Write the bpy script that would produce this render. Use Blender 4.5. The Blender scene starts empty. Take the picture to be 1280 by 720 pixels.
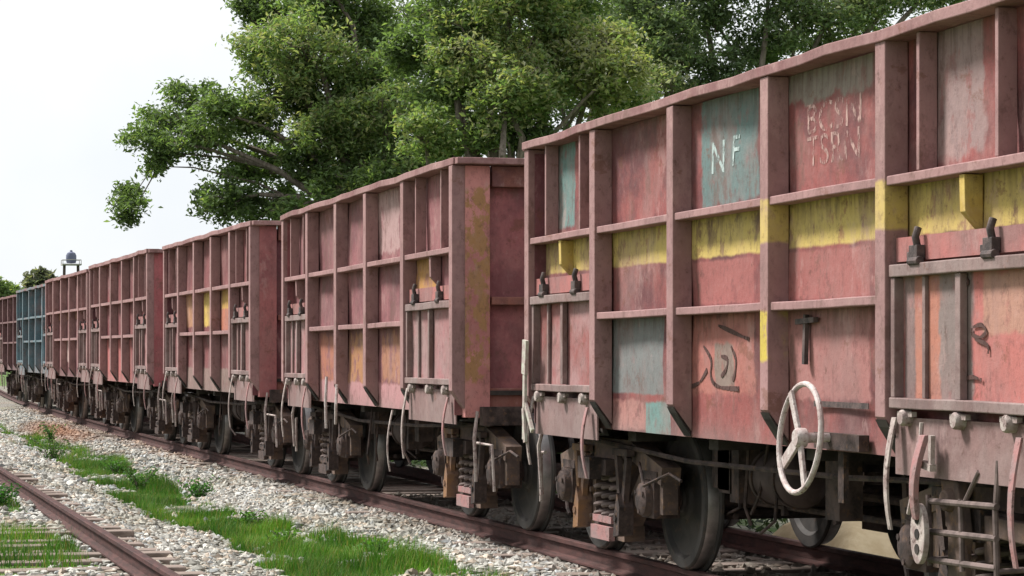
import bpy, bmesh, math, random
import numpy as np
from mathutils import Vector, noise as mnoise

random.seed(7)
rng = np.random.default_rng(11)
scene = bpy.context.scene
COL = scene.collection
R = math.radians

# ------------------------------------------------------------------ camera, sky, sun, exposure
TH = R(15.16)
CT, ST, TT = math.cos(TH), math.sin(TH), math.tan(TH)
CAM_D, CAM_H, FPX = 5.31, 1.53, 3234.0
cam = bpy.data.cameras.new("camera")
cam.sensor_width = 36.0
cam.lens = FPX / 1280 * 36
cam.shift_y = 80 / 1280
cam.clip_end = 6000
camo = bpy.data.objects.new("camera", cam)
COL.objects.link(camo)
camo.location = (0, -CAM_D, CAM_H)
camo.rotation_euler = Vector((-CT, ST, 0)).to_track_quat('-Z', 'Y').to_euler()
scene.camera = camo

SUN_EL, SUN_AZ = R(51), Vector((-0.68, -0.73))      # direction towards the sun in plan
world = bpy.data.worlds.new("World")
scene.world = world
world.use_nodes = True
wn, wl = world.node_tree.nodes, world.node_tree.links
wn.clear()
sky = wn.new('ShaderNodeTexSky')
sky.sky_type = 'NISHITA'
sky.sun_disc = False
sky.sun_elevation = SUN_EL
sky.sun_rotation = math.atan2(SUN_AZ.x, SUN_AZ.y)
sky.dust_density = 4.0
sky.air_density = 1.0
hs = wn.new('ShaderNodeHueSaturation')
hs.inputs['Saturation'].default_value = 0.22
mx = wn.new('ShaderNodeMix'); mx.data_type = 'RGBA'          # cloud layer: pale, slightly uneven
mx.inputs['Factor'].default_value = 0.75
geo = wn.new('ShaderNodeTexCoord')
cn = wn.new('ShaderNodeTexNoise'); cn.inputs['Scale'].default_value = 5.0; cn.inputs['Detail'].default_value = 5
cr = wn.new('ShaderNodeValToRGB')
cr.color_ramp.elements[0].position = 0.3; cr.color_ramp.elements[0].color = (10.6, 11.4, 12.2, 1)
cr.color_ramp.elements[1].position = 0.7; cr.color_ramp.elements[1].color = (14.2, 14.3, 14.3, 1)
bg = wn.new('ShaderNodeBackground'); bg.inputs['Strength'].default_value = 0.06
wo = wn.new('ShaderNodeOutputWorld')
wl.new(sky.outputs[0], hs.inputs['Color'])
wl.new(geo.outputs['Generated'], cn.inputs['Vector'])
wl.new(cn.outputs['Fac'], cr.inputs['Fac'])
wl.new(hs.outputs[0], mx.inputs[6]); wl.new(cr.outputs[0], mx.inputs[7])
wl.new(mx.outputs[2], bg.inputs['Color']); wl.new(bg.outputs[0], wo.inputs[0])

sl = bpy.data.lights.new("sun", 'SUN')
sl.energy = 4.5
sl.angle = R(12)
sl.color = (1.0, 0.965, 0.92)
so = bpy.data.objects.new("sun", sl)
COL.objects.link(so)
az = SUN_AZ.normalized()
tosun = Vector((az.x * math.cos(SUN_EL), az.y * math.cos(SUN_EL), math.sin(SUN_EL)))
so.rotation_euler = tosun.to_track_quat('Z', 'Y').to_euler()
so.location = (0, -10, 30)

scene.view_settings.view_transform = 'Standard'
scene.view_settings.look = 'None'
scene.view_settings.exposure = 0.68
scene.view_settings.gamma = 1.0
scene.view_settings.use_curve_mapping = False

# ------------------------------------------------------------------ measuring helpers
def sp(px, Y=0.0):                 # along-track distance of a picture column on the plane at Y
    d = Y + CAM_D
    return (FPX / CT) * (d / CT) / (px + 236.0) - d * TT
def zp(px, py, Y=0.0):
    return CAM_H + (440.0 - py) / (px + 236.0) * (Y + CAM_D) / CT
def far_pt(px, py, F):             # a point F metres in front of the camera
    u = (px - 640.0) / FPX * F
    return Vector((-F * CT + u * ST, -CAM_D + F * ST + u * CT, CAM_H + (440.0 - py) / FPX * F))
def bend(s):
    return 3.2e-4 * max(0.0, s - 40.0) ** 2

# ------------------------------------------------------------------ mesh helpers
class MB:
    def __init__(self):
        self.v, self.f, self.sm = [], [], []
    def add(self, vs, fs, smooth=False):
        o = len(self.v)
        self.v += [tuple(p) for p in vs]
        self.f += [tuple(i + o for i in f) for f in fs]
        self.sm += [smooth] * len(fs)
        return self
    def box(self, x0, x1, y0, y1, z0, z1):
        if x0 > x1: x0, x1 = x1, x0
        vs = [(x, y, z) for x in (x0, x1) for y in (y0, y1) for z in (z0, z1)]
        return self.add(vs, [(0, 1, 3, 2), (4, 6, 7, 5), (0, 4, 5, 1), (2, 3, 7, 6), (0, 2, 6, 4), (1, 5, 7, 3)])
    def prism_y(self, pts, y0, y1):            # polygon in x,z extruded along y
        n = len(pts)
        vs = [(x, y0, z) for x, z in pts] + [(x, y1, z) for x, z in pts]
        fs = [tuple(range(n)), tuple(range(2 * n - 1, n - 1, -1))]
        fs += [(i, i + n, (i + 1) % n + n, (i + 1) % n) for i in range(n)]
        return self.add(vs, fs)
    def prism_x(self, pts, x0, x1):            # polygon in y,z extruded along x
        n = len(pts)
        vs = [(x0, y, z) for y, z in pts] + [(x1, y, z) for y, z in pts]
        fs = [tuple(range(n)), tuple(range(2 * n - 1, n - 1, -1))]
        fs += [(i, i + n, (i + 1) % n + n, (i + 1) % n) for i in range(n)]
        return self.add(vs, fs)
    def bar(self, a, b, w, y0, y1):            # flat bar in the x,z plane
        ax, az_ = a; bx, bz = b
        l = math.hypot(bx - ax, bz - az_) or 1
        nx, nz = -(bz - az_) / l * w / 2, (bx - ax) / l * w / 2
        return self.prism_y([(ax + nx, az_ + nz), (bx + nx, bz + nz), (bx - nx, bz - nz), (ax - nx, az_ - nz)], y0, y1)
    def tube(self, pts, r, n=8, cap=True, closed=False):
        pts = [Vector(p) for p in pts]
        rs = r if isinstance(r, (list, tuple)) else [r] * len(pts)
        vs, fs = [], []
        m = len(pts)
        prev = None
        for i, p in enumerate(pts):
            if closed: t = pts[(i + 1) % m] - pts[(i - 1) % m]
            else: t = pts[min(i + 1, m - 1)] - pts[max(i - 1, 0)]
            t.normalize()
            if prev is None:
                a = t.cross(Vector((0, 0, 1)))
                if a.length < 0.1: a = t.cross(Vector((0, 1, 0)))
            else:
                a = prev - t * prev.dot(t)
            a.normalize(); prev = a
            b = t.cross(a)
            for k in range(n):
                q = 2 * math.pi * k / n
                vs.append(p + (a * math.cos(q) + b * math.sin(q)) * rs[i])
        for i in range(m if closed else m - 1):
            j = (i + 1) % m
            for k in range(n):
                fs.append((i * n + k, i * n + (k + 1) % n, j * n + (k + 1) % n, j * n + k))
        if cap and not closed:
            fs.append(tuple(range(n - 1, -1, -1))); fs.append(tuple(range((m - 1) * n, m * n)))
        return self.add(vs, fs, True)
    def lathe_y(self, prof, cx, cz, n=40, y_sign=1):      # profile (r, y) round an axis along y
        vs, fs = [], []
        for r, y in prof:
            for k in range(n):
                q = 2 * math.pi * k / n
                vs.append((cx + r * math.cos(q), y, cz + r * math.sin(q)))
        for i in range(len(prof) - 1):
            for k in range(n):
                fs.append((i * n + k, i * n + (k + 1) % n, (i + 1) * n + (k + 1) % n, (i + 1) * n + k))
        return self.add(vs, fs, True)
    def lathe_x(self, prof, cy, cz, n=28):
        vs, fs = [], []
        for r, x in prof:
            for k in range(n):
                q = 2 * math.pi * k / n
                vs.append((x, cy + r * math.cos(q), cz + r * math.sin(q)))
        for i in range(len(prof) - 1):
            for k in range(n):
                fs.append((i * n + k, i * n + (k + 1) % n, (i + 1) * n + (k + 1) % n, (i + 1) * n + k))
        return self.add(vs, fs, True)
    def mesh(self, name, autosmooth=True):
        me = bpy.data.meshes.new(name)
        me.from_pydata(self.v, [], self.f)
        me.polygons.foreach_set('use_smooth', self.sm)
        bm = bmesh.new(); bm.from_mesh(me)
        bmesh.ops.recalc_face_normals(bm, faces=bm.faces)
        for e in bm.edges:
            if len(e.link_faces) == 2 and e.calc_face_angle(0) > 0.6: e.smooth = False
        bm.to_mesh(me); bm.free()
        return me
    def build(self, name, mat, parent=None, bevel=0.0):
        o = bpy.data.objects.new(name, self.mesh(name))
        COL.objects.link(o)
        if mat: o.data.materials.append(mat)
        if parent is not None: o.parent = parent
        if bevel:
            b = o.modifiers.new("bevel", 'BEVEL'); b.width = bevel; b.segments = 2
            b.limit_method = 'ANGLE'; b.angle_limit = R(40)
        return o

def empty(name, loc=(0, 0, 0), parent=None):
    o = bpy.data.objects.new(name, None)
    o.empty_display_size = 0.3
    COL.objects.link(o)
    o.location = loc
    if parent is not None: o.parent = parent
    return o
def tag(o, label=None, cat=None, group=None, kind=None):
    if label: o['label'] = label
    if cat: o['category'] = cat
    if group: o['group'] = group
    if kind: o['kind'] = kind
    return o
def big_mesh(name, V, F, mat, smooth=False, colors=None, parent=None):
    me = bpy.data.meshes.new(name)
    V = np.asarray(V, np.float32); F = np.asarray(F, np.int32)
    k = F.shape[1]
    me.vertices.add(len(V)); me.vertices.foreach_set('co', V.ravel())
    me.loops.add(F.size); me.loops.foreach_set('vertex_index', F.ravel())
    me.polygons.add(len(F))
    me.polygons.foreach_set('loop_start', np.arange(0, F.size, k, dtype=np.int32))
    me.polygons.foreach_set('use_smooth', np.full(len(F), smooth))
    me.update(calc_edges=True)
    if colors is not None:                       # one value per vertex: natural tint of a leaf, stone or blade
        a = me.attributes.new('tint', 'FLOAT_COLOR', 'POINT')
        c = np.ones((len(V), 4), np.float32); c[:, :3] = colors
        a.data.foreach_set('color', c.ravel())
    me.materials.append(mat)
    o = bpy.data.objects.new(name, me)
    COL.objects.link(o)
    if parent is not None: o.parent = parent
    return o

# ------------------------------------------------------------------ materials
class NT:
    def __init__(self, name):
        self.m = bpy.data.materials.new(name); self.m.use_nodes = True
        self.n, self.l = self.m.node_tree.nodes, self.m.node_tree.links
        self.b = self.n['Principled BSDF']
        self.b.inputs['Specular IOR Level'].default_value = 0.25
        self.tc = self.n.new('ShaderNodeTexCoord')
    def link(self, a, b): self.l.new(a, b)
    def mapping(self, scale=(1, 1, 1), loc=(0, 0, 0), src=None):
        mp = self.n.new('ShaderNodeMapping')
        mp.inputs['Scale'].default_value = scale; mp.inputs['Location'].default_value = loc
        self.link(src or self.tc.outputs['Object'], mp.inputs[0])
        return mp.outputs[0]
    def noise(self, vec, scale=1.0, detail=5, rough=0.55):
        t = self.n.new('ShaderNodeTexNoise')
        t.inputs['Scale'].default_value = scale; t.inputs['Detail'].default_value = detail
        t.inputs['Roughness'].default_value = rough
        self.link(vec, t.inputs['Vector'])
        return t.outputs['Fac']
    def ramp(self, fac, a, b, v0=0.0, v1=1.0):
        r = self.n.new('ShaderNodeMapRange'); r.interpolation_type = 'SMOOTHSTEP'
        r.inputs[1].default_value = a; r.inputs[2].default_value = b
        r.inputs[3].default_value = v0; r.inputs[4].default_value = v1
        self.link(fac, r.inputs[0])
        return r.outputs[0]
    def math(self, op, a, b=None):
        t = self.n.new('ShaderNodeMath'); t.operation = op
        for i, x in enumerate((a, b)):
            if x is None: continue
            if isinstance(x, (int, float)): t.inputs[i].default_value = x
            else: self.link(x, t.inputs[i])
        return t.outputs[0]
    def mix(self, fac, a, b, mode='MIX'):
        t = self.n.new('ShaderNodeMix'); t.data_type = 'RGBA'; t.blend_type = mode
        for s, x in ((t.inputs[0], fac), (t.inputs[6], a), (t.inputs[7], b)):
            if isinstance(x, (int, float)): s.default_value = x
            elif isinstance(x, tuple): s.default_value = (*x, 1) if len(x) == 3 else x
            else: self.link(x, s)
        return t.outputs[2]
    def bump(self, h, strength=0.3, dist=0.01):
        t = self.n.new('ShaderNodeBump')
        t.inputs['Strength'].default_value = strength; t.inputs['Distance'].default_value = dist
        self.link(h, t.inputs['Height']); self.link(t.outputs[0], self.b.inputs['Normal'])
    def done(self, col, rough=0.8):
        if isinstance(col, tuple): self.b.inputs['Base Color'].default_value = (*col, 1)
        else: self.link(col, self.b.inputs['Base Color'])
        if isinstance(rough, (int, float)): self.b.inputs['Roughness'].default_value = rough
        else: self.link(rough, self.b.inputs['Roughness'])
        return self.m

RED_A, RED_B, SALMON = (0.25, 0.074, 0.069), (0.115, 0.041, 0.044), (0.40, 0.15, 0.12)
DUST, RUST, YEL = (0.25, 0.15, 0.14), (0.075, 0.038, 0.032), (0.52, 0.385, 0.12)
TEAL, GREY, MAROON = (0.125, 0.235, 0.225), (0.165, 0.17, 0.168), (0.15, 0.052, 0.062)
ORANGE = (0.48, 0.20, 0.06)

def paint(name, a, b, seed=0.0, patches=(), dust=0.45, streak=0.6, chips=0.5, grime_z=None, runs=False):
    """weathered wagon paint; patches are repainted rectangles (x0, x1, z0, z1, colour, ragged edge, wear)"""
    t = NT(name)
    off = (seed * 3.7, seed * 1.9, seed * 2.3)
    P = t.mapping((1, 1, 1), off)
    col = t.mix(t.ramp(t.noise(P, 1.6, 8, .65), 0.40, 0.60), a, b)
    col = t.mix(t.ramp(t.noise(P, 5.0, 6, 0.65), 0.5, 0.72, 0, 0.35), col, tuple(min(1, x * 1.35) for x in a))
    sx = t.n.new('ShaderNodeSeparateXYZ'); t.link(t.tc.outputs['Object'], sx.inputs[0])
    if patches:
        edge = t.math('SUBTRACT', t.noise(t.mapping((1, 1, 1), (9 + seed, 3, 1)), 7.0, 4), 0.5)
        wearn = t.noise(t.mapping((1.5, 1.5, 1.1), (5, seed, 2)), 4.5, 8, 0.7)
        for (x0, x1, z0, z1, c, rag, wear) in patches:
            if x0 > x1: x0, x1 = x1, x0
            e = t.math('MULTIPLY', edge, rag)
            xx, zz = t.math('ADD', sx.outputs[0], e), t.math('ADD', sx.outputs[2], e)
            s = 0.008 + rag * 0.08
            m = t.math('MULTIPLY', t.math('MULTIPLY', t.ramp(xx, x0 - s, x0 + s), t.ramp(xx, x1 - s, x1 + s, 1, 0)),
                       t.math('MULTIPLY', t.ramp(zz, z0 - s, z0 + s), t.ramp(zz, z1 - s, z1 + s, 1, 0)))
            if wear: m = t.math('MULTIPLY', m, t.ramp(wearn, 0.36 + wear * 0.25, 0.46 + wear * 0.3, 1 , 1 - wear) if wear < 0 else t.ramp(wearn, 0.60 - wear * 0.12, 0.74 - wear * 0.2, 1.0, 1.0 - wear))
            col = t.mix(m, col, c)
    # dust film, vertical rust runs, chipped spots
    col = t.mix(t.ramp(t.noise(t.mapping((1.2, 1.2, 0.8), off), 2.2, 7, 0.65), 0.42, 0.70, 0, dust), col, DUST)
    st = t.noise(t.mapping((4.5, 4.5, 1.0), off), 1.7, 8, 0.74)
    col = t.mix(t.ramp(st, 0.55, 0.74, 0, streak), col, RUST)
    st2 = t.noise(t.mapping((7, 7, 1.6), (seed, 7, 3)), 1.3, 8, 0.75)
    col = t.mix(t.ramp(st2, 0.58, 0.78, 0, streak * 0.45), col, (0.34, 0.25, 0.235))
    fine = t.noise(t.mapping((1.1, 1.1, 0.8), off), 15.0, 8, 0.78)
    col = t.mix(t.ramp(fine, 0.5, 0.78, 0, 0.32), col, (0.38, 0.25, 0.235))
    col = t.mix(t.ramp(fine, 0.30, 0.50, 0.55, 0), col, (0.10, 0.048, 0.045))
    run = t.noise(t.mapping((15, 15, 0.25), (seed, 1, 9)), 1.3, 4, 0.65)
    for zs, ln in (((3.17, .40), (2.41, .26), (1.79, .30)) if runs else ()):
        reach = t.math('ADD', sx.outputs[2], t.math('MULTIPLY', t.noise(t.mapping((7, 7, .05), (seed, 2, zs)), 1.0, 3), ln * .7))
        mk = t.math('MULTIPLY', t.ramp(reach, zs - ln * .45, zs + .06), t.math('LESS_THAN', sx.outputs[2], zs))
        col = t.mix(t.math('MULTIPLY', mk, t.ramp(run, 0.45, 0.62, 0.0, streak * 0.95)), col, (0.10, 0.055, 0.046))
    scab = t.noise(t.mapping((1, 1, 0.55), (seed * 2, 4, 6)), 2.4, 9, 0.75)
    col = t.mix(t.ramp(scab, 0.56, 0.64, 0, chips * 1.2), col, (0.135, 0.075, 0.062))
    col = t.mix(t.ramp(scab, 0.36, 0.44, chips * 0.7, 0), col, (0.42, 0.27, 0.25))
    ch = t.noise(t.mapping((1, 1, 0.95), off), 15.0, 8, 0.75)
    col = t.mix(t.ramp(ch, 0.60, 0.67, 0, chips), col, (0.075, 0.035, 0.024))
    sc = t.noise(t.mapping((1, 1, 1.6), (2, seed, 8)), 3.1, 8, 0.72)
    col = t.mix(t.ramp(sc, 0.60, 0.66, 0, chips), col, (0.15, 0.065, 0.04))
    if grime_z is not None:                                   # mud thrown up on the lower plates
        g = t.math('ADD', sx.outputs[2], t.math('MULTIPLY', t.noise(P, 3.0, 5), 0.35))
        col = t.mix(t.ramp(g, grime_z, grime_z + 0.3, 0.55, 0), col, (0.21, 0.15, 0.14))
    h = t.math('ADD', t.math('MULTIPLY', ch, 0.6), t.math('ADD', t.math('MULTIPLY', st, 0.25), sc))
    t.bump(h, 0.45, 0.012)
    return t.done(col, t.ramp(sc, 0.3, 0.7, 0.62, 0.9))

def simple(name, a, b, scale=6.0, rough=0.85, bump=0.3, spot=None, spot_amt=0.6, stretch=(1, 1, 1), lo=0.35, hi=0.65):
    t = NT(name)
    P = t.mapping(stretch)
    n = t.noise(P, scale, 7, 0.62)
    col = t.mix(t.ramp(n, lo, hi), a, b)
    if spot:
        n2 = t.noise(t.mapping(stretch, (4, 5, 6)), scale * 2.3, 6, 0.7)
        col = t.mix(t.ramp(n2, 0.54, 0.66, 0, spot_amt), col, spot)
    t.bump(t.noise(P, scale * 5, 5, 0.7), bump, 0.01)
    return t.done(col, rough)

def tinted(name, gain=1.0, rough=0.8, translucent=0.0, bump_scale=0, spec=0.2):
    t = NT(name)
    a = t.n.new('ShaderNodeAttribute'); a.attribute_name = 'tint'
    col = a.outputs['Color']
    t.b.inputs['Specular IOR Level'].default_value = spec
    if bump_scale:
        n = t.noise(t.tc.outputs['Object'], bump_scale, 5, 0.7)
        col = t.mix(t.ramp(n, 0.3, 0.7, 0, 0.5), col, (0.12, 0.105, 0.09))
        t.bump(n, 0.5, 0.01)
    t.done(col, rough)
    if translucent:
        tr = t.n.new('ShaderNodeBsdfTranslucent'); ms = t.n.new('ShaderNodeMixShader')
        t.link(t.mix(1.0, col, (1.15, 1.25, 0.6), 'MULTIPLY'), tr.inputs[0])
        ms.inputs[0].default_value = translucent
        out = t.n['Material Output']
        t.link(t.b.outputs[0], ms.inputs[1]); t.link(tr.outputs[0], ms.inputs[2]); t.link(ms.outputs[0], out.inputs[0])
    return t.m

M = {}
M['bogie'] = simple('bogie iron', (0.026, 0.019, 0.018), (0.085, 0.058, 0.052), 8, 0.85, 0.5, (0.16, 0.085, 0.045), 0.45)
M['wheel'] = simple('wheel steel', (0.026, 0.024, 0.023), (0.055, 0.048, 0.044), 4, 0.7, 0.2, (0.10, 0.06, 0.04), 0.4)
M['tread'] = simple('polished tread', (0.20, 0.19, 0.185), (0.30, 0.28, 0.27), 8, 0.4, 0.05)
M['tread'].node_tree.nodes['Principled BSDF'].inputs['Metallic'].default_value = 0.8
M['dark'] = simple('underframe black', (0.022, 0.019, 0.018), (0.06, 0.048, 0.042), 5, 0.9, 0.3)
M['spring'] = simple('spring steel', (0.085, 0.062, 0.056), (0.17, 0.125, 0.115), 9, 0.75, 0.2)
M['pale'] = simple('pale worn iron', (0.42, 0.36, 0.33), (0.24, 0.175, 0.165), 13, 0.8, 0.4, (0.08, 0.048, 0.04), 0.85)
M['pinkbar'] = simple('pink painted bar', (0.32, 0.155, 0.15), (0.25, 0.17, 0.165), 10, 0.8, 0.4, (0.09, 0.05, 0.042), 0.8)
M['white'] = simple('dirty white paint', (0.52, 0.46, 0.44), (0.36, 0.28, 0.265), 16, 0.7, 0.4, (0.12, 0.06, 0.05), 0.85)
M['ochre'] = simple('ochre rusted bar', (0.24, 0.125, 0.06), (0.135, 0.09, 0.08), 5, 0.85, 0.5, (0.07, 0.042, 0.036), 0.85)
M['tank'] = simple('reservoir brown', (0.048, 0.032, 0.031), (0.08, 0.055, 0.052), 6, 0.75, 0.2, (0.05, 0.03, 0.025), 0.5)
M['hinge'] = simple('greasy hinge iron', (0.045, 0.036, 0.036), (0.12, 0.085, 0.08), 12, 0.7, 0.4)
M['rubber'] = simple('hose rubber', (0.03, 0.028, 0.027), (0.07, 0.06, 0.055), 9, 0.7, 0.1)
M['rail'] = simple('rail rust', (0.036, 0.016, 0.014), (0.075, 0.031, 0.027), 7, 0.85, 0.4, (0.05, 0.026, 0.022), 0.5, (0.6, 3, 3))  # rust, darkened further so the shadow on rail sides sits in the colour
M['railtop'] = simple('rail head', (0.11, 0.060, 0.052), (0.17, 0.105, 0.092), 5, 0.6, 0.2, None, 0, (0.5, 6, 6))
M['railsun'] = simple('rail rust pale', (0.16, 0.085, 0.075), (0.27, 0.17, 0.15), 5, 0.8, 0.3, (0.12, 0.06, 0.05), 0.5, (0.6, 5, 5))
M['sleeper'] = simple('sleeper wood', (0.15, 0.115, 0.098), (0.26, 0.205, 0.175), 5, 0.9, 0.5, (0.13, 0.085, 0.07), 0.5, (6, 1, 4))
M['bark'] = simple('bark', (0.10, 0.08, 0.065), (0.20, 0.165, 0.14), 6, 0.95, 0.7, None, 0, (2, 2, 0.6))
M['leaf'] = tinted('leaf', rough=0.55, translucent=0.5, spec=0.45)
M['grass'] = tinted('grass blades', rough=0.7, translucent=0.25)
M['stone'] = tinted('ballast stone', rough=0.9, bump_scale=30)
M['worn_white'] = None

def worn_letter(name, col, amount):
    t = NT(name)
    n = t.noise(t.mapping((4, 4, 1.3)), 9, 6, 0.7)
    tr = t.n.new('ShaderNodeBsdfTransparent'); ms = t.n.new('ShaderNodeMixShader')
    t.done(col, 0.85)
    t.link(t.ramp(n, amount, amount + 0.14), ms.inputs[0])
    out = t.n['Material Output']
    t.link(tr.outputs[0], ms.inputs[1]); t.link(t.b.outputs[0], ms.inputs[2]); t.link(ms.outputs[0], out.inputs[0])
    return t.m
M['letter'] = worn_letter('faded lettering', (0.40, 0.255, 0.23), 0.43)
M['letter_white'] = worn_letter('white lettering', (0.38, 0.45, 0.44), 0.38)
M['mark'] = worn_letter('dark scrawl', (0.085, 0.045, 0.04), 0.34)

# ------------------------------------------------------------------ ground
def lerp(a, b, t): return a + (b - a) * t
PROF = [(-4000, -0.6), (-60, -0.6), (-8, -0.45), (-6.2, -0.40), (-5.4, -0.2), (-2.95, -0.185), (-2.5, -0.205), (-1.95, -0.30), (-1.2, -0.345), (-0.6, -0.31),
        (-0.1, -0.225), (0.3, -0.20), (3.1, -0.20), (3.9, -0.32), (6, -0.40), (14, -0.35), (60, -0.3), (4000, -0.3)]
PX_, PZ_ = [p[0] for p in PROF], [p[1] for p in PROF]
def nz(x, y, sc, seed=0.0): return mnoise.noise(Vector((x * sc + seed, y * sc - seed, seed * 0.37)))
def ground_z(X, Y):
    b = bend(-X)
    z = float(np.interp(Y - b, PX_, PZ_))
    if -140 < X < 30 and -12 < Y < 20:
        z += 0.025 * nz(X, Y, 1.6, 3) + 0.03 * nz(X, Y, 0.4, 8)
    return z
def grass_mask(X, Y):
    """0..1: how green the ground is here"""
    s, y = -X, Y - bend(-X)
    c = -1.0 - 0.16 * math.sin(s * 0.21 + 0.5) + 0.25 * nz(s, 0, 0.25, 4)
    w = 0.62 + 0.22 * nz(s, 1, 0.3, 9)
    if s < 26.5: k_ = (26.5 - s) / 6.5; c += .28 * k_; w += .55 * k_
    if s > 42: w *= max(0.3, 1 - (s - 42) / 26)
    g = max(0.0, 1 - (abs(y - c) / w) ** 2) * 1.65
    g *= 0.70 + 0.8 * nz(s, y * 1.5, 0.8, 2) + 0.7 * nz(s * .6, y * 1.4, 2.3, 12)
    g *= max(0.0, min(1.0, (0.0 - y) / 0.35)) if y > -1 else 1.0
    if y < -3.1:
        g = max(g, 0.55 + 1.0 * nz(s, y, 0.5, 14) if s < 26 else 0.15 + 1.0 * nz(s, y, 0.4, 14))
    if s > 52 and -2.6 < y < -1.0: g = max(g, 0.5 + 1.1 * nz(s, y, 0.16, 21))
    if y > 4.2: g = max(g, 0.35 + 0.9 * nz(s, y, 0.3, 5))
    return max(0.0, min(1.0, g))
xs = np.concatenate([-np.geomspace(4000, 125, 26), np.arange(-120, 5, 0.3), np.geomspace(6, 800, 16)])
ys = np.concatenate([-np.geomspace(3000, 8.4, 20), np.arange(-8, 7, 0.14), np.geomspace(7.3, 4000, 26)])
gv = np.array([(x, y, ground_z(x, y)) for x in xs for y in ys])
nx_, ny_ = len(xs), len(ys)
I = np.arange(nx_ * ny_).reshape(nx_, ny_)
gf = np.stack([I[:-1, :-1], I[1:, :-1], I[1:, 1:], I[:-1, 1:]], -1).reshape(-1, 4)
gc = np.zeros((len(gv), 3))
for i, (x, y, z) in enumerate(gv):
    s, yy = -x, y - bend(-x)
    g = grass_mask(x, y) if -130 < x < 10 and -10 < y < 8 else 0.85
    sand = 0.0
    sand *= max(0, min(1, 1.2 + nz(x, y, 0.5, 17)))
    rust = max(0.0, 1 - ((s - 58) / 9.0) ** 2 - ((yy + 0.15) / 0.75) ** 2) * 1.4
    gc[i] = (min(1, max(0, g)), sand, min(1, rust + max(0, nz(x, y, 0.35, 33)) * 0.5 * (abs(yy) < 3)))
t = NT('ground')
at = t.n.new('ShaderNodeAttribute'); at.attribute_name = 'tint'
sg = t.n.new('ShaderNodeSeparateColor'); t.link(at.outputs['Color'], sg.inputs[0])
P = t.tc.outputs['Object']
vo = t.n.new('ShaderNodeTexVoronoi'); vo.inputs['Scale'].default_value = 17; t.link(P, vo.inputs['Vector'])
sv = t.n.new('ShaderNodeSeparateColor'); t.link(vo.outputs['Color'], sv.inputs[0])
grav = t.mix(sv.outputs[0], (0.19, 0.175, 0.155), (0.45, 0.435, 0.41))
grav = t.mix(t.ramp(vo.outputs['Distance'], 0.25, 0.55), grav, (0.10, 0.085, 0.07))
grav = t.mix(t.ramp(t.noise(P, 0.8, 5), 0.4, 0.65, 0, 0.5), grav, (0.21, 0.20, 0.13))
nn = t.noise(P, 9, 6)
gr = t.mix(t.ramp(t.noise(P, 3, 6), 0.35, 0.65), (0.05, 0.095, 0.022), (0.09, 0.15, 0.03))
soil = t.mix(t.ramp(nn, 0.35, 0.65), (0.15, 0.11, 0.075), (0.24, 0.185, 0.13))
c = t.mix(t.ramp(t.math('ADD', sg.outputs[0], t.math('MULTIPLY', nn, 0.3)), 0.40, 0.70), grav, gr)
c = t.mix(t.ramp(sg.outputs[2], 0.15, 0.9, 0, 0.85), c, t.mix(nn, (0.40, 0.15, 0.055), (0.28, 0.15, 0.10)))
c = t.mix(t.ramp(t.math('ADD', sg.outputs[1], t.math('MULTIPLY', nn, 0.3)), 0.5, 0.8), c, t.mix(nn, (0.62, 0.47, 0.28), (0.52, 0.38, 0.22)))
t.bump(t.math('ADD', vo.outputs['Distance'], nn), 0.8, 0.03)
M['ground'] = t.done(c, 0.95)
g = big_mesh('ground', gv, gf, M['ground'], True, gc)
tag(g, kind='structure')

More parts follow.
